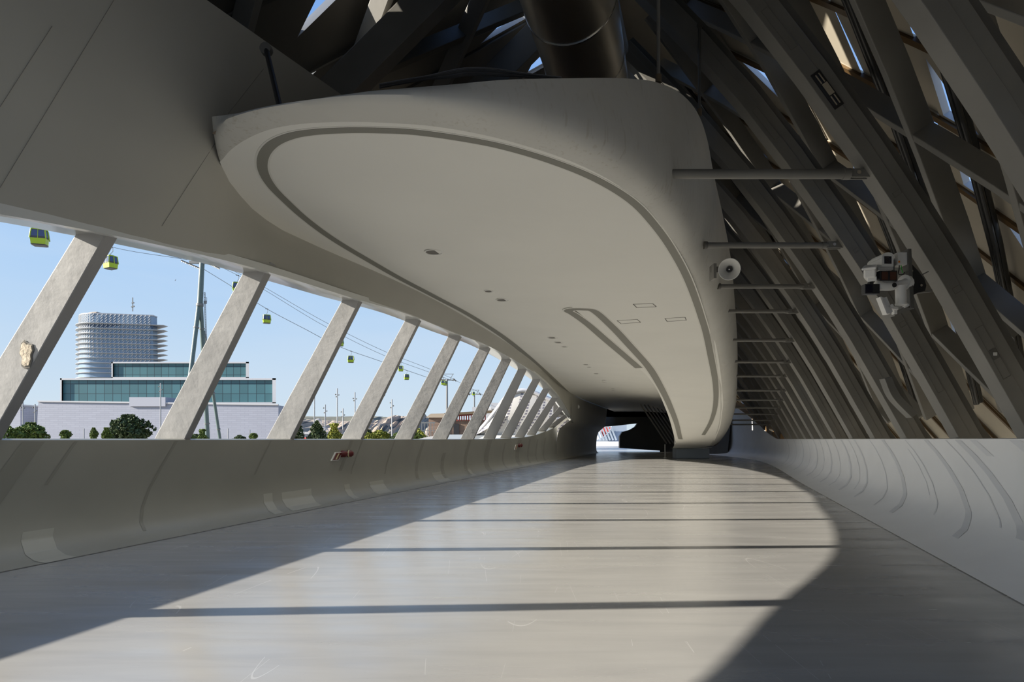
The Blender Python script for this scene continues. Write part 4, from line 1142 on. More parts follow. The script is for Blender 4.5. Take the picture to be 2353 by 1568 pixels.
# small finned lamp lowest left
root = thing('finned_lamp', 'small ribbed white lamp turned down to the left, lowest of the cluster', 'lamp', cp(2020, 712))
mb = MB()
for k in range(5):
    mb.beam(cp(1998 + 3*k, 692, -.20 + 0.012*k), cp(2013 + 3*k, 730 - k*0.5, -.20 + 0.012*k), 0.014, 0.09, up=(0, 1, 0))
mb.build('fins', M['white_metal'], root)
mb = MB(); mb.beam(cp(2012, 692, -.14), cp(2026, 726, -.14), 0.09, 0.07, up=(0, 1, 0)); mb.build('case', M['white_metal'], root, bevel=0.006)
mb = MB(); mb.disc(cp(2027, 711, -.20), (0, 1, 0), 0.02, 0.03, 12); mb.beam(cp(2027, 711, -.15), cp(2048, 715, -.12), 0.04, 0.03); mb.build('swivel', M['white_metal'], root, smooth=True, angle=40)

# ---------------------------------------------------------------- outside, across the river
GZ = -7.0
mb = MB()
def gy(x): return GZ
rows = []
mb.face([(-3000, 60, GZ), (3000, 60, GZ), (3000, 5000, GZ), (-3000, 5000, GZ)])
mb.face([(-3000, -600, GZ - 4), (3000, -600, GZ - 4), (3000, 60, GZ - 4), (-3000, 60, GZ - 4)])
mb.face([(-3000, 60, GZ - 4), (3000, 60, GZ - 4), (3000, 60, GZ), (-3000, 60, GZ)])
struct(mb.build('ground', M['ground']))['label'] = 'ground and river bank outside'

def ribbon_hill(name, prof, Y, depth, mt, lab, seed):
    rnd = random.Random(seed)
    mb = MB(); secs = []
    P = smooth_path([Vector((x, y, 0)) for x, y in prof], 8)
    for p in P:
        a = at(p.x, p.y, Y)
        row = [Vector((a.x, Y - depth, GZ))]
        for s in (0.25, 0.5, 0.7, 0.85, 1.0):
            j = rnd.uniform(-1, 1) * depth * 0.10 * (1 if s < 1 else 0.2)
            row.append(Vector((a.x, Y - depth * (1 - s) + j, GZ + (a.z - GZ) * (s ** 0.8) + (rnd.uniform(-1, 1) * (a.z - GZ) * 0.05 if s < 1 else 0))))
        row.append(Vector((a.x, Y + depth, GZ)))
        secs.append(row)
    mb.sections(secs, closed=False, flip=True)
    o = struct(mb.build(name, mt, smooth=True, angle=25)); o['label'] = lab
ribbon_hill('hills', [(-200,975),(0,973),(60,972),(110,973),(400,972),(640,958),(700,957),(760,958),(850,957),(905,960),(950,962),(1100,965),(1260,970)], 3200, 900, M['hill_green'], 'distant green-brown plateau on the skyline', 3)
ribbon_hill('hills', [(560,985),(620,972),(660,968),(700,964),(740,966),(800,968),(840,962),(870,966),(905,955),(930,957),(958,952),(975,951),(990,963),(1040,962),(1120,975),(1250,985)], 1500, 300, M['hill'], 'clay cliffs with pale rock faces beyond the trees', 5)

# distances of the things outside are in metres, their widths follow from the plan of the site
def flat_box(mb, x0, x1, y0, y1, Y, D):
    a = at(x0, y1, Y); b = at(x1, y0, Y)
    mb.box(a.x, b.x, Y, Y + D, a.z, b.z); return a, b
# water tower with rounded left side, ring balconies
Y = 460.0
TW = thing('water_tower', 'tall rounded glass tower ringed by thin white balconies behind the teal glass building', 'tower', at(265, 1010, Y))
def plan(s, fl=0.0, right=0.0):
    xl_, xr_ = at(190, 0, Y + 20).x, at(352, 0, Y + 9).x
    cx_, hw = (xl_ + xr_) / 2, (xr_ - xl_) / 2
    out = []
    for k in range(33):
        a = math.pi * (0.5 + k / 32)          # rounded left half, from back to front
        out.append((cx_ - 0.32*hw + (0.68*hw*s + fl) * math.cos(a), Y + 26 + 26 * s * math.sin(a) + fl * math.sin(a)))
    out += [(cx_ + hw * s + fl + right, Y + 8), (cx_ + hw * s + fl + right, Y + 14)]
    return out
def lvl(py): return EYE + (HY - py) / F * Y
def tsec(s, z, **k): return [Vector((x, y, z)) for x, y in plan(s, **k)]
def zz(py): return lvl(py)
mb = MB(); mb.sections([tsec(1.06, GZ), tsec(1.03, zz(860)), tsec(1.0, zz(722))])
mb.build('drum', M['towerglass'], TW, smooth=True, angle=30)
mb = MB(); mb.sections([tsec(1.008, zz(752)), tsec(1.008, zz(744))]); mb.build('dark_storey', M['tower_dark'], TW, smooth=True, angle=30)
mb = MB(); mb.sections([tsec(1.01, zz(721.5)), tsec(1.01, zz(719))]); mb.build('parapet', M['wframe'], TW)
mb = MB(); mb.sections([tsec(0.90, zz(719))[:33], tsec(0.78, zz(713))[:33]]); mb.build('roof', M['sand_panel'], TW)
for k, py in enumerate([743, 754.5, 766, 777.3, 788.6, 800, 811.3, 822.6, 834, 845.3, 856.6, 868]):
    mb = MB(); mb.sections([tsec(1.01, zz(py) - 0.28, fl=0.8, right=3.5), tsec(1.01, zz(py) - 0.05, fl=2.2, right=5.5), tsec(1.01, zz(py) + 0.18, fl=2.2, right=5.5)])
    mb.build('balcony', M['tower_rib'], TW)
# pale ribs of the lattice facade
mb = MB()
pl = plan(1.0)
xs = [p for p in pl[16:33]] + [(pl[32][0] + (pl[33][0] - pl[32][0]) * t, pl[32][1] + (pl[33][1] - pl[32][1]) * t) for t in [q / 14 for q in range(1, 15)]]
for row in range(24):
    y0, y1 = 721 + row * 6.1, 721 + row * 6.1 + 6.1
    for j in range(len(xs) - 1):
        (xa, ya), (xb, yb) = xs[j], xs[j+1]
        dx = 0.0
        mb.beam((xa, ya - 0.5, zz(y1)), (xa + (xb-xa)*0.55, ya + (yb-ya)*0.55 - 0.5, zz(y0)), 0.62, 0.15, up=(0, 1, 0))
    
lat = mb.build('facade_lattice', M['tower_rib'], TW)
lat['kind'] = 'stuff'
mb = MB(); p = at(305, 716, Y + 20); mb.beam(p, at(305, 684, Y + 20), 0.5, 0.5); mb.beam(at(302, 706, Y+20), at(309, 704, Y+20), 0.8, 0.8); mb.beam(at(303, 697, Y+20), at(308, 696, Y+20), 0.8, 0.8); mb.build('mast', M['galv'], TW)

# congress building: tiled plinth and two glass volumes
def glass_block(name, lab, x0, x1, y0, y1, Y, D, ybase, cell):
    a = at(x0, ybase, Y); b = at(x1, y0, Y)
    root = thing(name, lab, 'building', Vector(((a.x + b.x)/2, Y, a.z)))
    c = at(x0, y1, Y)
    t = (b.z - c.z)
    mb = MB(); kk = (Y + D) / Y
    def tb(x0, x1, z0, z1): mb.hexa([(x0, Y, z0), (x1, Y, z0), (x1 * kk, Y + D, z0), (x0 * kk, Y + D, z0), (x0, Y, z1), (x1, Y, z1), (x1 * kk, Y + D, z1), (x0 * kk, Y + D, z1)])
    tb(a.x, b.x, GZ, c.z + 0.3); tb(a.x, b.x, b.z - 0.5, b.z); tb(a.x, a.x + 0.5, c.z, b.z); tb(b.x - 1.1, b.x, c.z, b.z); mb.build('frame', M['wframe'], root)
    mb = MB(); mb.hexa([(a.x + 0.4, Y + 0.8, c.z), (b.x - 1.0, Y + 0.8, c.z), ((b.x - 1.0) * kk, Y + D - 0.5, c.z), ((a.x + 0.4) * kk, Y + D - 0.5, c.z), (a.x + 0.4, Y + 0.8, b.z - 0.4), (b.x - 1.0, Y + 0.8, b.z - 0.4), ((b.x - 1.0) * kk, Y + D - 0.5, b.z - 0.4), ((a.x + 0.4) * kk, Y + D - 0.5, b.z - 0.4)]); mb.build('glazing', M['tealglass'], root)
glass_block('glass_building', 'long lower teal glass volume with white frame standing on the pale plinth', 138, 634, 869.5, 927, 200, 12, 1010, 3)
glass_block('glass_building', 'upper teal glass volume set back above the long one, in front of the tower', 256, 572, 832, 869, 235, 10, 1010, 3)
Y = 185.0
root = thing('plinth_building', 'long windowless building of pale bluish tiles under the teal glass volumes', 'building', at(360, 1010, Y))
mb = MB(); a0, a1, b0, b1 = at(80, 1020, Y), at(88, 924, Y), at(638, 1020, Y), at(640, 932, Y)
q = [Vector((a0.x, Y, GZ)), Vector((b0.x, Y, GZ)), Vector((b0.x, Y + 12, GZ)), Vector((a0.x, Y + 12, GZ)), a1, b1, b1 + Vector((0, 12, 0)), a1 + Vector((0, 12, 0))]
mb.hexa(q); mb.build('tiled_wall', M['plinth_tile'], root)
mb = MB(); a = at(297, 930, Y - 0.5); b = at(380, 913, Y - 0.5); mb.box(a.x, b.x, Y - 0.5, Y + 10, a.z - 0.5, b.z); mb.build('raised_block', M['plinth'], root)
mb = MB(); mb.beam(a1 + Vector((0, -0.1, 0.2)), b1 + Vector((0, -0.1, 0.2)), 0.5, 0.4); mb.build('coping', M['wframe'], root)
root = thing('tiled_building', 'small pale tiled building at the far left edge behind the nearest strut', 'building', at(10, 1010, 190))
mb = MB(); a = at(-60, 1020, 190); b = at(47, 933, 190); mb.box(a.x, b.x, 190, 202, GZ, b.z); mb.build('tiled_wall', M['plinth_tile'], root)
mb = MB(); mb.box(a.x, b.x + 0.3, 189.7, 202, b.z, b.z + 0.4); mb.build('coping', M['wframe'], root)

# aerial lift pylons, cables and cabins
Y1 = 122.0
root = thing('lift_pylon', 'tall green-grey aerial lift pylon splitting into slanting legs, nearest the opening', 'pylon', at(462, 1010, Y1))
k1 = Y1 / F
mb = MB(); mb.tube([at(459, 702, Y1), at(464, 605, Y1)], [6.6*k1, 5.6*k1], 18); mb.build('mast', M['pylon'], root, smooth=True, angle=50)
for (x0, y0, d0), (x1, y1, d1) in [((457,700,0),(416,1040,-4)), ((461,700,0),(479,1040,4)), ((468,760,2),(510,1040,9))]:
    mb = MB(); mb.tube([at(x0, y0, Y1 + d0), at(x1, y1, Y1 + d1)], 5.0 * k1 if x0 < 466 else 3.6 * k1, 14); leg = mb.build('leg', M['pylon'], root, smooth=True, angle=50)
    for s in (0.16, 0.5, 0.8):
        a, b = at(x0, y0, Y1 + d0), at(x1, y1, Y1 + d1); c = a.lerp(b, s); d = (b - a).normalized()
        mb = MB(); mb.tube([c - d*0.12, c + d*0.12], 6.2 * k1 if x0 < 466 else 4.6 * k1, 14); mb.build('flange', M['galv'], leg, smooth=True, angle=40)
mb = MB(); mb.tube([at(459, 704, Y1), at(459, 698, Y1)], 8.2 * k1, 18); mb.build('collar', M['galv'], root, smooth=True, angle=40)
mb = MB()
for dx in (-1.2, 1.2):
    mb.beam(at(470 + dx, 672, Y1), at(478 + dx, 900, Y1), 0.08, 0.08)
for j in range(40):
    t = j / 40; mb.beam(at(468.8 + 8*t, 672 + 228*t, Y1), at(471.2 + 8*t, 672 + 228*t, Y1), 0.05, 0.05)
mb.beam(at(468, 695, Y1), at(475, 695, Y1), 0.1, 0.6); mb.beam(at(475, 695, Y1), at(475, 684, Y1), 0.06, 0.06); mb.beam(at(469, 684, Y1), at(475, 684, Y1), 0.06, 0.06)
mb.build('ladder', M['galv'], root)
def sheave_train(root, a, b, n, r, name='sheave_train'):
    mb = MB(); a = Vector(a); b = Vector(b); mb.beam(a, b, r*0.7, r*0.9)
    t = mb.build('sheave_train', M['steel_dark'], root)
    for k in range(n):
        c = a.lerp(b, (k + 0.5) / n) + Vector((0, 0, -r*0.7))
        m2 = MB(); m2.disc(c, (0.3, 1, 0), r, r*0.5, 8); m2.build('sheave', M['galv'], t, smooth=True, angle=40)
mb = MB(); mb.beam(at(436, 603, Y1), at(498, 604, Y1), 0.55, 0.45); mb.beam(at(418, 592, Y1), at(508, 601, Y1), 0.15, 0.15); mb.build('crossarm', M['galv'], root)
sheave_train(root, at(416, 598, Y1 - 7), at(458, 616, Y1 - 1), 10, 0.17)
sheave_train(root, at(470, 601, Y1 + 3), at(513, 612, Y1 + 8), 10, 0.17)
sheave_train(root, at(478, 604, Y1), at(505, 617, Y1 + 5), 8, 0.17)
mb = MB()
for x0, x1, yy, dd in ((417, 440, 597, -5), (445, 470, 600, 0), (474, 512, 606, 5)):
    for t in (0, .25, .5, .75, 1):
        x = x0 + (x1-x0)*t; mb.beam(at(x, yy - 2 + 4*t, Y1 + dd), at(x, yy - 9 + 4*t, Y1 + dd), 0.05, 0.05)
    mb.beam(at(x0, yy - 9, Y1 + dd), at(x1, yy - 5, Y1 + dd), 0.06, 0.06)
mb.beam(at(441, 600, Y1), at(442, 590, Y1), 0.15, 0.15); mb.beam(at(456, 600, Y1), at(459, 590, Y1), 0.15, 0.15)
mb.build('walkway_rail', M['galv'], root)
def far_pylon(px, ytop, Y, w, lab):
    root = thing('lift_pylon', lab, 'pylon', at(px, 1015, Y)); k = Y / F
    mb = MB(); mb.tube([at(px, 1020, Y), at(px, ytop + 14, Y)], [2.9*k*w, 2.2*k*w], 12); mb.build('mast', M['galv'], root, smooth=True)
    mb = MB(); mb.beam(at(px - 17*w, ytop + 15*w, Y), at(px + 17*w, ytop + 16*w, Y), 1.5*k, 2.2*k*w); mb.build('crossarm', M['steel_dark'], root)
    mb = MB()
    mb.beam(at(px - 16*w, ytop + 2, Y), at(px + 16*w, ytop + 2, Y), 0.7*k, 0.9*k)
    for s in (-1, 1):
        mb.beam(at(px + s*7*w, ytop + 15*w, Y), at(px + s*14*w, ytop + 2, Y), 0.7*k, 0.9*k)
    mb.build('gantry', M['steel_dark'], root)
    for s in (-1, 1):
        mb = MB(); mb.beam(at(px + s*18*w - 3*w, ytop + 13*w, Y - 2), at(px + s*18*w + 3*w, ytop + 18*w, Y + 2), 1.6*k, 2.6*k*w); mb.build('sheave_train', M['steel_dark'], root)
far_pylon(1027, 858, 330, 1.0, 'second aerial lift pylon, a single grey mast with a gantry on top')
far_pylon(1090, 895, 455, 0.72, 'farthest and smallest aerial lift pylon, its mast behind a strut')
CABLES = []
def cable(P, lab, r=1.0):
    mb = MB(); Q = smooth_path([at(*p) for p in P], 6); CABLES.append(Q); mb.tube(Q, [0.55 * q.y / F * r for q in Q], 6)
    tag(mb.build('lift_cable', M['galv'], smooth=True), lab, 'cable', 'haul cables of the aerial lift')
cable([(-60,482,74),(0,499,78),(90,520,88),(180,543,98),(300,566,107),(416,594,115)], 'lift cable coming in from the left to the nearest pylon')
cable([(470,620,122),(535,660,137),(613,710,162),(700,756,180),(780,797,196),(870,829,226),(971,864,270),(1008,876,325)], 'lowest lift cable beyond the nearest pylon, carrying most cabins')
cable([(513,611,129),(600,656,150),(750,742,190),(882,807,240),(979,845,285),(1044,872,328)], 'uppermost lift cable beyond the nearest pylon', 0.8)
cable([(505,612,127),(600,662,148),(750,752,188),(882,817,238),(979,853,283),(1042,876,327)], 'middle lift cable just under the uppermost one', 0.8)
cable([(1044,873,332),(1080,892,400),(1102,903,455),(1130,925,520)], 'lift cable between the two farther pylons', 0.7)
def cabin_parts(root):
    # local metres: a six-seat cabin 2.2 wide, roof at z=0
    def oct(s, z): return [Vector((x*s, y*s, z)) for x, y in ((-1.0,-0.85),(1.0,-0.85),(1.15,0.0),(1.0,0.85),(-1.0,0.85),(-1.15,0.0))]
    def loc(mb, name, m, parent=None, **k):
        o = mb.build(name, m, None, **k); o.parent = parent or root; return o
    mb = MB(); mb.sections([oct(0.93, -2.25), oct(1.02, -1.45)]); loc(mb, 'lower_shell', M['lime'])
    mb = MB(); mb.sections([oct(0.80, -2.36), oct(0.97, -2.25)]); loc(mb, 'floor_pan', M['cabin_dark'])
    mb = MB(); mb.sections([oct(1.0, -1.45), oct(1.04, -1.18)]); loc(mb, 'belt', M['cabin_dark'])
    mb = MB(); mb.sections([oct(1.03, -1.2), oct(0.88, -0.22)]); loc(mb, 'windows', M['gglass'])
    mb = MB()
    lo, hi = oct(1.06, -1.45), oct(0.90, -0.18)
    for k in range(6):
        mb.beam(lo[k], hi[k], 0.14, 0.14)
        mb.beam(hi[k], hi[(k+1) % 6], 0.13, 0.13)
    mb.beam((-1.12, 0, -1.45) if False else (0, -0.88, -1.45), (0, -0.78, -0.2), 0.07, 0.07)
    loc(mb, 'frame', M['lime'])
    mb = MB(); mb.sections([oct(0.91, -0.2), oct(0.75, -0.02)]); loc(mb, 'roof', M['cabin_dark'])
    mb = MB(); mb.tube([(0, 0, -0.05), (0, 0, 0.35), (0.25, 0.3, 0.8), (0.25, 0.3, 1.45), (0, 0, 1.6)], 0.055, 8); loc(mb, 'hanger_arm', M['galv'], smooth=True)
    mb = MB(); mb.box(-0.35, 0.35, -0.08, 0.08, 1.5, 1.66); loc(mb, 'grip', M['steel_dark'])
CAB = [(91,548,84,0.35,'largest lime green lift cabin, leftmost in the picture'),(254,605,106,-0.5,'lime green lift cabin half hidden behind the nearest strut'),(545,668,135,0.3,'lime green lift cabin mostly hidden behind the second strut'),
       (613,734,160,0.45,'lime green lift cabin alone between the second and third struts'),(780,800,196,-0.4,'lime green lift cabin mostly hidden behind the third strut'),(806.5,826,212,0.2,'lime green lift cabin between the third and fourth struts, lower right of the hidden one'),
       (921,856,250,0.15,'higher of the two lime green lift cabins close together between the fourth and fifth struts'),(934.5,871,275,0.3,'lower of the two lime green lift cabins close together between the fourth and fifth struts'),
       (1018,883,320,0.1,'lime green lift cabin hanging left of the second pylon mast'),(1022,894,345,0.3,'tiny lime green lift cabin just under the one at the second pylon'),(1088,908,440,0.2,'tiny lime green lift cabin at the farthest pylon')]
first = None
for px, py, Y, rz, lab in CAB:
    k = {84:0.86,106:0.95}.get(Y, 1.0)
    p = at(px, py, Y) + Vector((0, 0, 1.2))
    if px > 260:
        best = None
        for Q in CABLES[1:]:
            for a, b in zip(Q[:-1], Q[1:]):
                for t in (0, .1, .2, .3, .4, .5, .6, .7, .8, .9):
                    c = a.lerp(b, t); cpx = CX + F * c.x / c.y; cpy = HY - F * (c.z - EYE) / c.y
                    dd = abs(cpx - px) + 0.5 * abs(cpy + 2.65 * F / c.y - py)
                    if best is None or dd < best[0]: best = (dd, c)
        p = best[1] - Vector((0, 0, 1.6 * 0.92))
    if first is None:
        r_ = thing('lift_cabin', lab, 'cable car', p, 'lime green cabins of the aerial lift'); cabin_parts(r_); first = r_
    else:
        r_ = first.copy(); COL.objects.link(r_); r_['label'] = lab
        for ch in list(first.children):
            c = ch.copy(); COL.objects.link(c); c.parent = r_
    r_.location = p; r_.rotation_euler = (0, 0, rz); r_.scale = (0.84, 0.84, 0.92)

# lamp posts
for i, (px, yt, Y, k, lab) in enumerate([(369,881,110,0,'white lamp post in front of the pale tiled building'),(137/2.613,923,130,0,'lamp post at the left edge beside the small tiled building'),(80.5,929,150,0,'lamp post at the left corner of the long tiled building'),
        (722.5,878,105,0,'tall lamp post behind the pointed tree, left of three near posts'),(747.5,930,180,0,'short lamp post between the two tall ones'),(775,893,112,0,'tall lamp post with a cluster of spotlights halfway up'),(788,939,190,0,'short lamp post right of the tall post with spotlights'),
        (815.5,902,150,0,'lamp post touching the edge of the third strut'),(900.5,918,140,0,'lamp post with three small heads between the fourth and fifth struts'),(193,985,120,0,'short grey post among the young trees by the tiled wall'),(524,985,120,0,'short grey post right of the nearest pylon legs'),(574,988,120,0,'short grey post by the right end of the tiled wall')]):
    root = thing('lamp_post', lab, 'lamp post', at(px, 1030, Y), 'lamp posts on the far bank'); q = Y / F
    mb = MB(); mb.tube([Vector((at(px, 0, Y).x, Y, GZ)), at(px, yt, Y)], [1.5*q, 1.3*q], 8); mb.build('pole', M['concrete'], root, smooth=True)
    if yt < 980:
        for j, (dx, dy) in enumerate([(-4, 8 + 6*(i % 2)), (3.5, 15), (-2.5, 19)]):
            c = at(px + dx, yt + dy, Y)
            mb = MB(); mb.ball(c, 1.5*q, 5); mb.beam(c, at(px, yt + dy, Y), 0.5*q, 0.5*q); mb.build('lamp_head', M['steel_dark'], root, smooth=True, angle=40)

# trees on the far bank
def tree(px, ytop, ybot, hw, Y, mt, shape, lab, seed, cat='tree', grp='trees on the far bank', name='tree'):
    rnd = random.Random(seed); q = Y / F
    root = thing(name, lab, cat, Vector((at(px, 0, Y).x, Y, GZ)), grp)
    top = at(px, ytop, Y); bot = at(px, ybot, Y); h = top.z - bot.z; W = hw * q
    mb = MB(); mb.tube([Vector((top.x, Y, GZ)), Vector((top.x, Y, bot.z + h*0.5))], [0.10*W + 0.05, 0.05*W + 0.02], 7); mb.build('trunk', M['bark'], root)
    mb = MB()
    W *= 1.12
    N = int(1500 if hw > 25 else 800)
    for _ in range(N):
        v = rnd.random()
        if shape == 'cone': rad = W * (1.0 - v) ** 0.75 * min(1, v * 6 + 0.35)
        elif shape == 'round': rad = W * math.sqrt(max(0.02, 1 - (2*v - 0.85)**2)) if v < 0.92 else W*0.25
        else: rad = W * (0.75 + 0.25*math.sin(v*9 + seed)) * (1 - v*0.6)
        a = rnd.uniform(0, 2*math.pi); r_ = rad * (rnd.random() ** 0.35)
        lump = 1 + 0.25*math.sin(a*3 + v*7 + seed)
        c = Vector((top.x + r_*math.cos(a)*lump, Y + r_*math.sin(a)*lump*0.8, bot.z + h*v))
        s = W * rnd.uniform(0.05, 0.12) + 0.07
        n1 = Vector((rnd.gauss(0,1), rnd.gauss(0,1), rnd.gauss(0,1))).normalized(); u = n1.orthogonal().normalized(); w_ = n1.cross(u)
        mb.face([c - u*s, c + w_*s*0.6, c + u*s, c - w_*s*0.6])
        mb.face([c - w_*s + n1*s*.3, c + n1*s*.7, c + w_*s + n1*s*.2, c - n1*s*.3])
    fo = mb.build('foliage', mt, root)
L, Dk, Ye = M['leaf_mid'], M['leaf_dark'], M['leaf_yel']
T = [(297,955,1018,42,105,Dk,'round','large round dark green tree in front of the tiled wall left of the second strut'),
 (18,985,1018,18,95,L,'round','green tree in the bottom left corner of the opening'),(38,990,1018,11,100,Ye,'round','yellowish small tree next to the corner tree'),(70,977,1018,24,98,L,'round','bushy green tree near the left end of the tiled wall'),(93,985,1018,10,110,L,'loose','thin young tree right of the bushy green tree'),
 (150,994,1018,15,95,L,'loose','young green tree in front of the tiled wall, first right of the bushy tree'),(215,988,1018,10,95,L,'loose','narrow young tree between the grey post and the large round tree'),(245,988,1018,12,98,L,'loose','young tree touching the large round dark tree'),
 (437,1000,1018,10,95,L,'loose','low shrub left of the nearest pylon legs'),(465,991,1018,11,97,L,'loose','shrub between the nearest pylon legs'),(448,1003,1018,16,102,Dk,'round','low dark shrub row at the foot of the pylon'),(582,1001,1018,12,95,L,'loose','low shrub at the right end of the tiled wall'),(550,1005,1018,10,100,Dk,'round','dark low shrub right of the pylon legs'),
 (677,963,1018,19,90,Dk,'cone','dark pointed tree behind the third strut'),(728,972,1018,19,90,Dk,'cone','dark pointed tree between the third strut and the white lattice figure'),(768,978,1018,16,95,Ye,'loose','yellow-green tree at the left edge of the fourth strut'),
 (833,984,1018,26,120,Dk,'round','dark round tree behind the yellow bushes'),(818,998,1018,20,100,Ye,'round','yellow bush between the fourth strut and the dark round tree'),(845,1000,1018,14,98,Ye,'round','low yellow bush in the middle of the bush row'),(872,994,1018,17,100,Ye,'round','yellow-green bush at the left edge of the fifth strut base'),(800,1002,1018,14,96,L,'round','green bush right of the fourth strut base'),
 (935,994,1018,22,100,L,'round','green bush right of the fifth strut'),(958,991,1018,15,102,Ye,'round','yellow-green bush beside the glass pavilion'),(917,1004,1018,14,98,Dk,'round','dark low bush at the foot of the fifth strut')]
for i, t in enumerate(T):
    px, yt, yb, hw, Y, mt, shp, lab = t
    if hw < 25: yt -= 4; hw *= 1.25
    tree(px, yt, yb, hw, Y, mt, shp, lab, 40 + i)
# white lattice figure behind the pointed tree
root = thing('lattice_figure', 'white seated figure of open wire letters behind the dark pointed tree', 'sculpture', at(742, 1012, 130))
q = 130 / F; rnd = random.Random(4)
mb = MB(); c = at(744, 1010, 130); mb.box(c.x - 1, c.x + 1, 129, 131, GZ, c.z); mb.build('base', M['concrete'], root)
for nm, cxp, cyp, rx, rz in (('head', 731, 971, 8.5, 8.5), ('body', 746, 1004, 12, 22)):
    mb = MB(); c = at(cxp, cyp, 130)
    for k in range(9):
        a = math.pi * k / 9
        mb.tube([c + Vector((math.cos(a)*math.cos(t)*rx*q, math.sin(a)*math.cos(t)*rx*q, math.sin(t)*rz*q)) for t in [2*math.pi*j/20 for j in range(21)]], 0.35*q, 5)
    for k in range(-3, 4):
        z = math.sin(k*0.4)*rz*q; r_ = math.cos(k*0.4)*rx*q
        mb.tube([c + Vector((r_*math.cos(t), r_*math.sin(t), z)) for t in [2*math.pi*j/20 for j in range(21)]], 0.35*q, 5)
    mb.build(nm, M['wframe'], root)
# low white kiosk and glass pavilion
root = thing('kiosk', 'low white-roofed kiosk between the two pointed trees', 'building', at(705, 1012, 150))
mb = MB(); a = at(690, 1015, 150); b = at(722, 998, 150); mb.box(a.x, b.x, 150, 156, GZ, b.z); mb.build('body', M['blue_grey'], root)
mb = MB(); mb.box(a.x - 0.5, b.x + 0.5, 149.5, 156.5, b.z, b.z + 0.5); mb.build('roof', M['wframe'], root)
mb = MB(); mb.box(a.x, b.x, 149.8, 150, at(0, 1010, 150).z, at(0, 1006, 150).z); mb.build('red_stripe', M['redb'], root)
root = thing('glass_pavilion', 'open framed glass pavilion left of the red-slatted building', 'building', at(985, 1012, 140))
mb = MB()
for x in (969, 976, 983, 990, 997): mb.beam(Vector((at(x, 0, 140).x, 140, GZ)), at(x, 972, 140), 0.14, 0.14)
mb.beam(at(968, 972, 140), at(1000, 972, 140), 0.2, 0.25); mb.beam(at(968, 990, 140), at(1000, 990, 140), 0.1, 0.12); mb.build('frame', M['galv'], root)
# red slatted building with wood panels
root = thing('red_slatted_building', 'low building of wood panels with red slats under a sand-coloured roof', 'building', at(1070, 1012, 150))
mb = MB(); a = at(1028, 1015, 150); b = at(1130, 966, 150); mb.box(a.x, b.x, 150, 170, GZ, b.z); mb.build('wood_wall', M['wood'], root)
mb = MB(); mb.hexa([at(1025,955,148), at(1130,950,148), at(1130,950,170), at(1025,955,170), at(1020,950,146), at(1135,943,146), at(1135,943,172), at(1020,950,172)]); mb.build('roof', M['sand_panel'], root)
mb = MB(); mb.hexa([at(1033,958,151), at(1118,953,151), at(1118,953,152), at(1033,958,152), at(1033,952,151), at(1118,949,151), at(1118,949,152), at(1033,952,152)]); mb.build('fascia', M['red_slat'], root)
for k in range(16):
    x = 1034 + k * 5.4
    mb = MB(); mb.beam(at(x, 968, 149.6), at(x, 953, 149.6), 0.25, 0.1, up=(0, 1, 0)); mb.build('red_slat', M['red_slat'], root)
for x0, x1, y0, y1 in ((1030,1039,961,974),(1042,1055,975,1010),(1020,1027,974,1012)):
    mb = MB(); a = at(x0, y1, 149.8); b = at(x1, y0, 149.8); mb.box(a.x, b.x, 149.7, 150, a.z, b.z); mb.build('opening', M['black'], root)
root = thing('sand_building', 'sand-coloured low roofs behind the glass pavilion', 'building', at(990, 1012, 190))
mb = MB(); mb.hexa([at(978,960,190), at(1034,960,190), at(1034,960,205), at(978,960,205), at(990,951,190), at(1034,950,190), at(1034,950,205), at(990,951,205)]); mb.build('roof', M['sand_panel'], root)
mb = MB(); a = at(985, 1015, 191); b = at(1034, 960, 191); mb.box(a.x, b.x, 191, 204, GZ, b.z); mb.build('wall', M['wood'], root)
root = thing('white_block', 'plain white building block above the red slats, farther off', 'building', at(1110, 1012, 260))
mb = MB(); a = at(1085, 1015, 260); b = at(1160, 936, 260); mb.box(a.x, b.x, 260, 280, GZ, b.z); mb.build('wall', M['wframe'], root)
mb = MB(); a = at(1128, 940, 255); b = at(1160, 926, 255); mb.box(a.x, b.x, 255, 270, a.z, b.z); mb.build('upper_block', M['wframe'], root)
# white perforated pod of the neighbouring bridge arm
root = thing('perforated_pod', 'white curving pod with rows of dark perforations behind the far struts', 'building', at(1180, 1012, 95))
mb = MB(); Y = 95
prof_ = [(1078,1014),(1108,985),(1140,945),(1163,915),(1180,905),(1200,900),(1222,903),(1250,915),(1300,940),(1330,975)]
Pp = smooth_path([at(x, y, Y) for x, y in prof_], 4)
mb.sections([[Vector((p.x, p.y, at(0, 1001, Y).z)), Vector((p.x, p.y - 1.2, (p.z + at(0,1001,Y).z)/2)), p, p + Vector((3, 12, 0.3)), Vector((p.x + 3, p.y + 12, GZ))] for p in Pp], closed=False)
mb.build('skin', M['perf'], root, smooth=True, angle=50)
mb = MB(); mb.tube([p + Vector((0, -0.2, 0.15)) for p in Pp], 0.28, 8); mb.build('rim', M['wframe'], root, smooth=True)
mb = MB(); a = at(1083, 1030, 94); b = at(1335, 1001, 94); mb.box(a.x, b.x, 94, 110, GZ, b.z); mb.build('base', M['patch'], root)
root = thing('dark_ramp', 'dark blue-grey low wall at the foot of the seventh strut', 'wall', at(1045, 1014, 60))
mb = MB(); a = at(1005, 1020, 60); b = at(1083, 999, 60); mb.box(a.x, b.x, 60, 62, GZ, b.z); mb.build('wall', M['bluebox'], root)
mb = MB(); mb.hexa([at(930,1016,40), at(1010,1016,40), at(1010,1016,43), at(930,1016,43), at(990,1003,40), at(1010,1002,40), at(1010,1002,43), at(990,1003,43)])
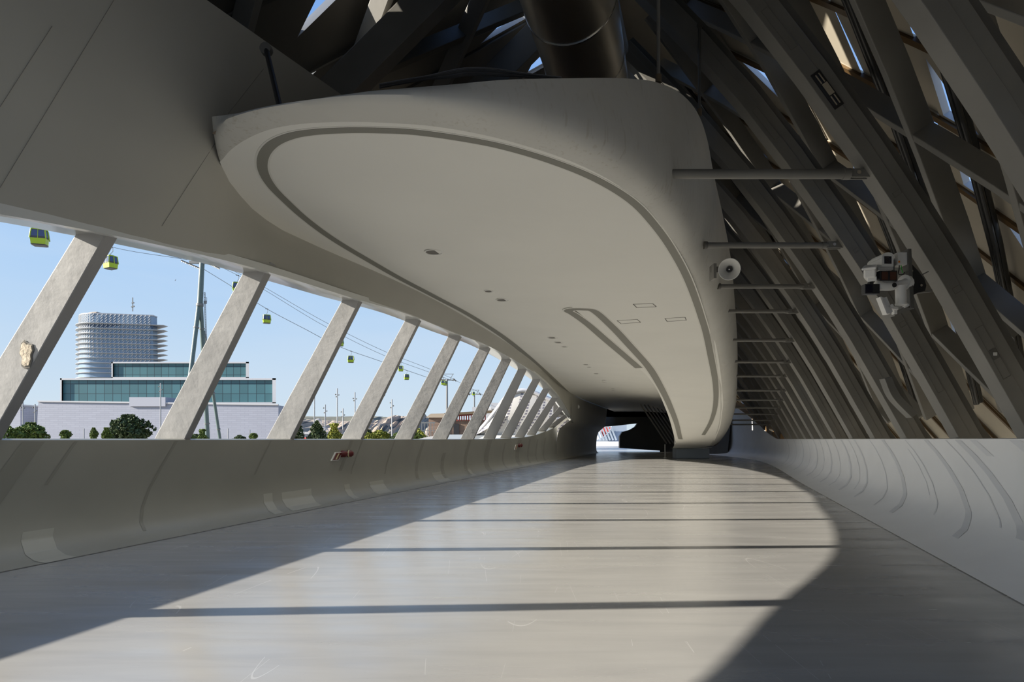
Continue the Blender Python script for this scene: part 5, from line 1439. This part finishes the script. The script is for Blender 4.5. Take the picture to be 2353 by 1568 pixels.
tag(mb.build('white_roof_edge', M['wframe']), 'pale sloping roof edge rising just over the parapet left of the dark low wall', 'roof')
# birds
for px, py, Y, lab in ((885, 903, 60, 'grey bird flying between the fourth and fifth struts'), (403, 644, 90, 'tiny bird in the sky right of the tower')):
    c = at(px, py, Y); s = (0.32 if Y == 60 else 0.16)
    root = thing('bird', lab, 'bird', c)
    mb = MB(); mb.tube([c + Vector((-s*0.5, 0, -s*0.35)), c, c + Vector((s*0.4, 0, s*0.2))], [0.03*s*3, 0.22*s, 0.05*s], 8); mb.build('body', M['bird'], root, smooth=True)
    for sg, dx, dz in ((1, 0.35, 1.1), (-1, -0.1, -1.0)):
        mb = MB(); mb.sections([[c + Vector((-0.15*s, 0, 0)), c + Vector((0.2*s, 0, 0)), c + Vector((0.2*s, 0.03, 0)), c + Vector((-0.15*s, 0.03, 0))], [c + Vector((dx*s - 0.05*s, sg*0.1, dz*s)), c + Vector((dx*s + 0.05*s, sg*0.1, dz*s)), c + Vector((dx*s + 0.05*s, sg*0.1 + 0.01, dz*s)), c + Vector((dx*s - 0.05*s, sg*0.1 + 0.01, dz*s))]]); mb.build('wing', M['bird'], root)

# ---------------------------------------------------------------- marks and fittings on the coves
def coveL_pt(Y, z, off=0.004):
    lc = left_cove(Y)
    for a, b in zip(lc[:-1], lc[1:]):
        if a.z <= z <= b.z + 1e-6:
            t = (z - a.z) / max(1e-6, b.z - a.z); p = a.lerp(b, t); d = (b - a); nn = Vector((d.z, 0, -d.x)).normalized()
            return p + nn * off
    return lc[-1] + Vector((off, 0, 0))
RPROF = [(0,0),(0.22,0.02),(0.48,0.09),(0.74,0.22),(0.95,0.42),(1.10,0.70),(1.18,1.0),(1.20,1.25),(1.18,1.505)]
def coveR_pt(Y, z, off=0.004):
    f = FR(Y); k = RT(Y) / 1.505
    for (u0, z0), (u1, z1) in zip(RPROF[:-1], RPROF[1:]):
        z1s = z1 * (k if z1 > 1 else 1); z0s = z0 * (k if z0 > 1 else 1)
        if z0s <= z <= z1s + 1e-6:
            t = (z - z0s) / max(1e-6, z1s - z0s); d = Vector((u1 - u0, 0, z1s - z0s)).normalized()
            return Vector((f + u0 + (u1 - u0) * t, Y, z)) + Vector((-d.z, 0, d.x)) * off
    return Vector((f + 1.18 - off, Y, z))
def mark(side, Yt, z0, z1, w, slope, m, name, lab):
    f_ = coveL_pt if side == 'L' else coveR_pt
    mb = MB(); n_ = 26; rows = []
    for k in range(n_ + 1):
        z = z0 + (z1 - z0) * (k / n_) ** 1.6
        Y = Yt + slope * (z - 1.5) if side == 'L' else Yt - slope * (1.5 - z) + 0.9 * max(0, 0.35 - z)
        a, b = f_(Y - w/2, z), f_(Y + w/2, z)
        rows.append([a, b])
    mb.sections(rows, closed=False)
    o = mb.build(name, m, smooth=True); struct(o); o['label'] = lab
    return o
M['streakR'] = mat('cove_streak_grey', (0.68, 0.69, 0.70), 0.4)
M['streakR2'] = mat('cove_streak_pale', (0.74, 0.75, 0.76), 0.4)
rnd = random.Random(12)
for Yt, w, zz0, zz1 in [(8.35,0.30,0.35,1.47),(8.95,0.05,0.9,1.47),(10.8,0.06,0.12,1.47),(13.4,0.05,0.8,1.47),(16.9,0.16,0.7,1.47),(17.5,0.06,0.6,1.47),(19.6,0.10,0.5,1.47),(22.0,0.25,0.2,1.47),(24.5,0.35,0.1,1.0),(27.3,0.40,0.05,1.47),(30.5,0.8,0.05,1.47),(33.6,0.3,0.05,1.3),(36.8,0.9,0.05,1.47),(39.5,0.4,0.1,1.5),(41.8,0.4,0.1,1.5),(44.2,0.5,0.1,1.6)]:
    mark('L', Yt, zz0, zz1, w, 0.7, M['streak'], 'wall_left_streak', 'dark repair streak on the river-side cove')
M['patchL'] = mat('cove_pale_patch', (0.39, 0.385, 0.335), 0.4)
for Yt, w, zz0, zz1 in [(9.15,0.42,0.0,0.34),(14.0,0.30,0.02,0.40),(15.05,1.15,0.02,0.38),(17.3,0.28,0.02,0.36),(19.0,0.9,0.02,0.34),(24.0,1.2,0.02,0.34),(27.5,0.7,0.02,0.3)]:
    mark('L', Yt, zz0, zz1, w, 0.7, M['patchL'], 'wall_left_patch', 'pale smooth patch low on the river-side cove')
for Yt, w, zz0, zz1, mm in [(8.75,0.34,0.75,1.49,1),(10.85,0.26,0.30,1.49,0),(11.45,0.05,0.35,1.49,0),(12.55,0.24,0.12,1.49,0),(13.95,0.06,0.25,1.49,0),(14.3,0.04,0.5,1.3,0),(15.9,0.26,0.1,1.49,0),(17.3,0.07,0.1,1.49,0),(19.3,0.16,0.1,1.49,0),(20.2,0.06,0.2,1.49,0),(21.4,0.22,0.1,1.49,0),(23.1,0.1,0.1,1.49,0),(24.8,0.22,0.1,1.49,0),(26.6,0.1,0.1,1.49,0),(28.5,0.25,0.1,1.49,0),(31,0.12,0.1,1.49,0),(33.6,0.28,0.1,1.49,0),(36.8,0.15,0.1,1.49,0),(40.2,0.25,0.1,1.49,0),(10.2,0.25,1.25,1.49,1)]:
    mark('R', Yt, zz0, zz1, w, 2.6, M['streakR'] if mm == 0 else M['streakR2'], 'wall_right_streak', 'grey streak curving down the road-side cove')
# brown timber ledge where the road-side parapet climbs
mb = MB(); rows = []
for Y in frange(43.5, 66, 20):
    x = FR(Y) + 1.26; z = RT(Y)
    rows.append([Vector((x, Y, z - 0.1)), Vector((x, Y, z + 0.35)), Vector((x + 0.5, Y, z + 0.40)), Vector((x + 0.5, Y, z - 0.1))])
mb.sections(rows)
M['ledge'] = mat('brown_ledge', (0.20, 0.12, 0.05), 0.6)
struct(mb.build('trim_6', M['ledge']))['label'] = 'brown ledge on the climbing end of the road-side parapet'

def on_left(px, py):
    """point of the river-side cove seen at this column and row"""
    lo, hi = 5.0, 47.0
    for _ in range(50):
        m = (lo + hi) / 2; z = EYE + (HY - py) / F * m
        p = coveL_pt(m, max(0.01, min(1.45, z)), 0)
        if CX + F * p.x / m < px: lo = m
        else: hi = m
    return lo, EYE + (HY - py) / F * lo
def cove_plate(px, py, hw, z_h, name, lab, mm, parent=None, off=0.02, dy=0.0, dz=0.0):
    Y, z = on_left(px, py); Y += dy; z += dz
    mb = MB()
    P = [coveL_pt(Y + sx * hw + sz * z_h * 0.9, z + sz * z_h, 0.0) for sx, sz in ((-1,-1),(1,-1),(1,1),(-1,1))]
    mb.hexa([p for p in P] + [p + Vector((off, 0, -off*0.1)) for p in P])
    return mb, (Y, z)
for px, py, s_, lab1, lab2 in ((772,1049,1.0,'slanting dark red call plate with a cream stripe on the river-side cove, nearest','pair of dark red round beacons beside the nearest red call plate'),(1185,1028,1.3,'small dark red call plate on the far river-side cove','small dark red beacons beside the far call plate')):
    mb, (Y, z) = cove_plate(px, py, 0.17*s_, 0.10*s_, '', '', None, off=0.03)
    root = thing('call_plate', lab1, 'alarm', coveL_pt(Y, z, 0))
    mb.build('frame', M['white_metal'], root)
    mb, _ = cove_plate(px, py, 0.135*s_, 0.085*s_, '', '', None, off=0.037); mb.build('plate', M['red'], root)
    mb, _ = cove_plate(px, py, 0.025*s_, 0.07*s_, '', '', None, off=0.044); mb.build('stripe', M['cream'], root)
    Y2, z2 = on_left(px + (20 if s_ == 1.0 else 8), py - (6 if s_ == 1.0 else 4))
    root = thing('alarm_beacon', lab2, 'alarm', coveL_pt(Y2, z2, 0))
    for q_, nm in ((-0.16, 'siren'), (0.16, 'beacon')):
        c = coveL_pt(Y2 + q_ * s_, z2, 0.05)
        mb = MB(); mb.tube([c - Vector((0.06,0,0)), c + Vector((0.05,0,0)), c + Vector((0.10,0,0))], [0.085*s_, 0.08*s_, 0.04*s_], 18); h_ = mb.build(nm, M['red'], root, smooth=True, angle=40)
        if q_ > 0:
            mb = MB(); mb.tube([c - Vector((0.03,0,0)), c - Vector((0.0,0,0))], 0.091*s_, 18); mb.build('cream_ring', M['cream'], h_, smooth=True, angle=40)
# small white security camera on the dark wall past the opening
p = at(1347, 943, 52.5); p.x = FL(52.5) + 0.10
root = thing('security_camera', 'tiny white camera on a bent arm on the dark wall past the river opening', 'camera', p)
mb = MB(); mb.tube([p, p + Vector((0.35, -0.2, -0.1)), p + Vector((0.5, -0.4, 0.15))], 0.05, 8); mb.build('arm', M['white_metal'], root, smooth=True)
mb = MB(); mb.ball(p + Vector((0.5, -0.4, 0.25)), 0.17, 8); mb.build('dome', M['white_metal'], root, smooth=True)
# steel gussets with slots where lattice bars meet
for (x0, y0), (x1, y1), (x2, y2), Yg, lab in [((1893,150),(1925,235),(1998,292),10.6,'curved steel arm linking lattice bars above the camera rib, near its bolt recess'),((2228,625),(2262,700),(2338,770),9.4,'curved steel arm linking lattice bars right of the cameras'),
        ((1765,277),(1790,330),(1832,372),13.6,'curved steel arm linking lattice bars beside the ceiling rim corner'),((1861,598),(1880,645),(1921,680),16.4,'curved steel arm linking lattice bars left of the cameras'),
        ((1925,812),(1940,848),(1972,882),17.3,'curved steel arm linking lattice bars low on the road-side roof'),((2041,868),(2060,910),(2103,955),12.9,'curved steel arm linking lattice bars just above the road-side parapet')]:
    mb = MB(); P = smooth_path([at(x0, y0, Yg), at(x1, y1, Yg - 0.1), at(x2, y2, Yg - 0.2)], 8)
    rows = []
    for i, c in enumerate(P):
        t_ = (P[min(i+1, len(P)-1)] - P[max(i-1, 0)]).normalized(); nr = Vector((t_.z, 0, -t_.x)).normalized()
        rows.append([c - nr*0.075, c + nr*0.075, c + nr*0.075 + Vector((0, 0.2, 0)), c - nr*0.075 + Vector((0, 0.2, 0))])
    mb.sections(rows)
    tag(mb.build('curved_arm', M['steel'], bevel=0.008), lab, 'arm', 'curved steel arms of the road-side roof')

cable([(-70,464,75)] + [(CX + F*q.x/q.y, HY - F*(q.z - EYE)/q.y, q.y) for q in [at(91,548,84) + Vector((0,0,1.2+1.6*0.92)), at(254,605,106) + Vector((0,0,1.2+1.6*0.92))]] + [(430,597,119)], 'lift cable above the two leftmost cabins, mostly hidden by the soffit')
# thin construction joints: floor edges and hairlines on the soffit
for fn, nm, off in ((FL, 'wall_left_joint', 1), (FR, 'wall_right_joint', -1)):
    mb = MB(); rows = []
    for Y in frange(-24, 48 if off == 1 else 64, 90):
        x = fn(Y); rows.append([Vector((x - 0.012, Y, 0.0045)), Vector((x + 0.022 * off, Y, 0.0045))])
    mb.sections(rows, closed=False, flip=(off == -1))
    struct(mb.build(nm, M['seam']))['label'] = 'dark joint where the cove meets the floor'
bpy.context.view_layer.update()
sof = bpy.data.objects['ceiling_left']
def on_obj(o, px, py):
    d = (at(px, py, 10) - Vector((0, 0, EYE))).normalized()
    ok, loc, nor, idx = o.ray_cast(Vector((0, 0, EYE)), d)
    return (loc - d * 0.006) if ok else None
for a, b in [((499,322),(372,520)), ((606,158),(524,262)), ((262,0),(0,432)), ((120,60),(0,246))]:
    P = [on_obj(sof, a[0] + (b[0]-a[0])*k/14, a[1] + (b[1]-a[1])*k/14) for k in range(15)]
    P = [p for p in P if p is not None]
    if len(P) > 2:
        mb = MB(); mb.tube(P, 0.0022, 4); struct(mb.build('ceiling_left_joint', M['joint']))['label'] = 'hairline joint across the plaster soffit'
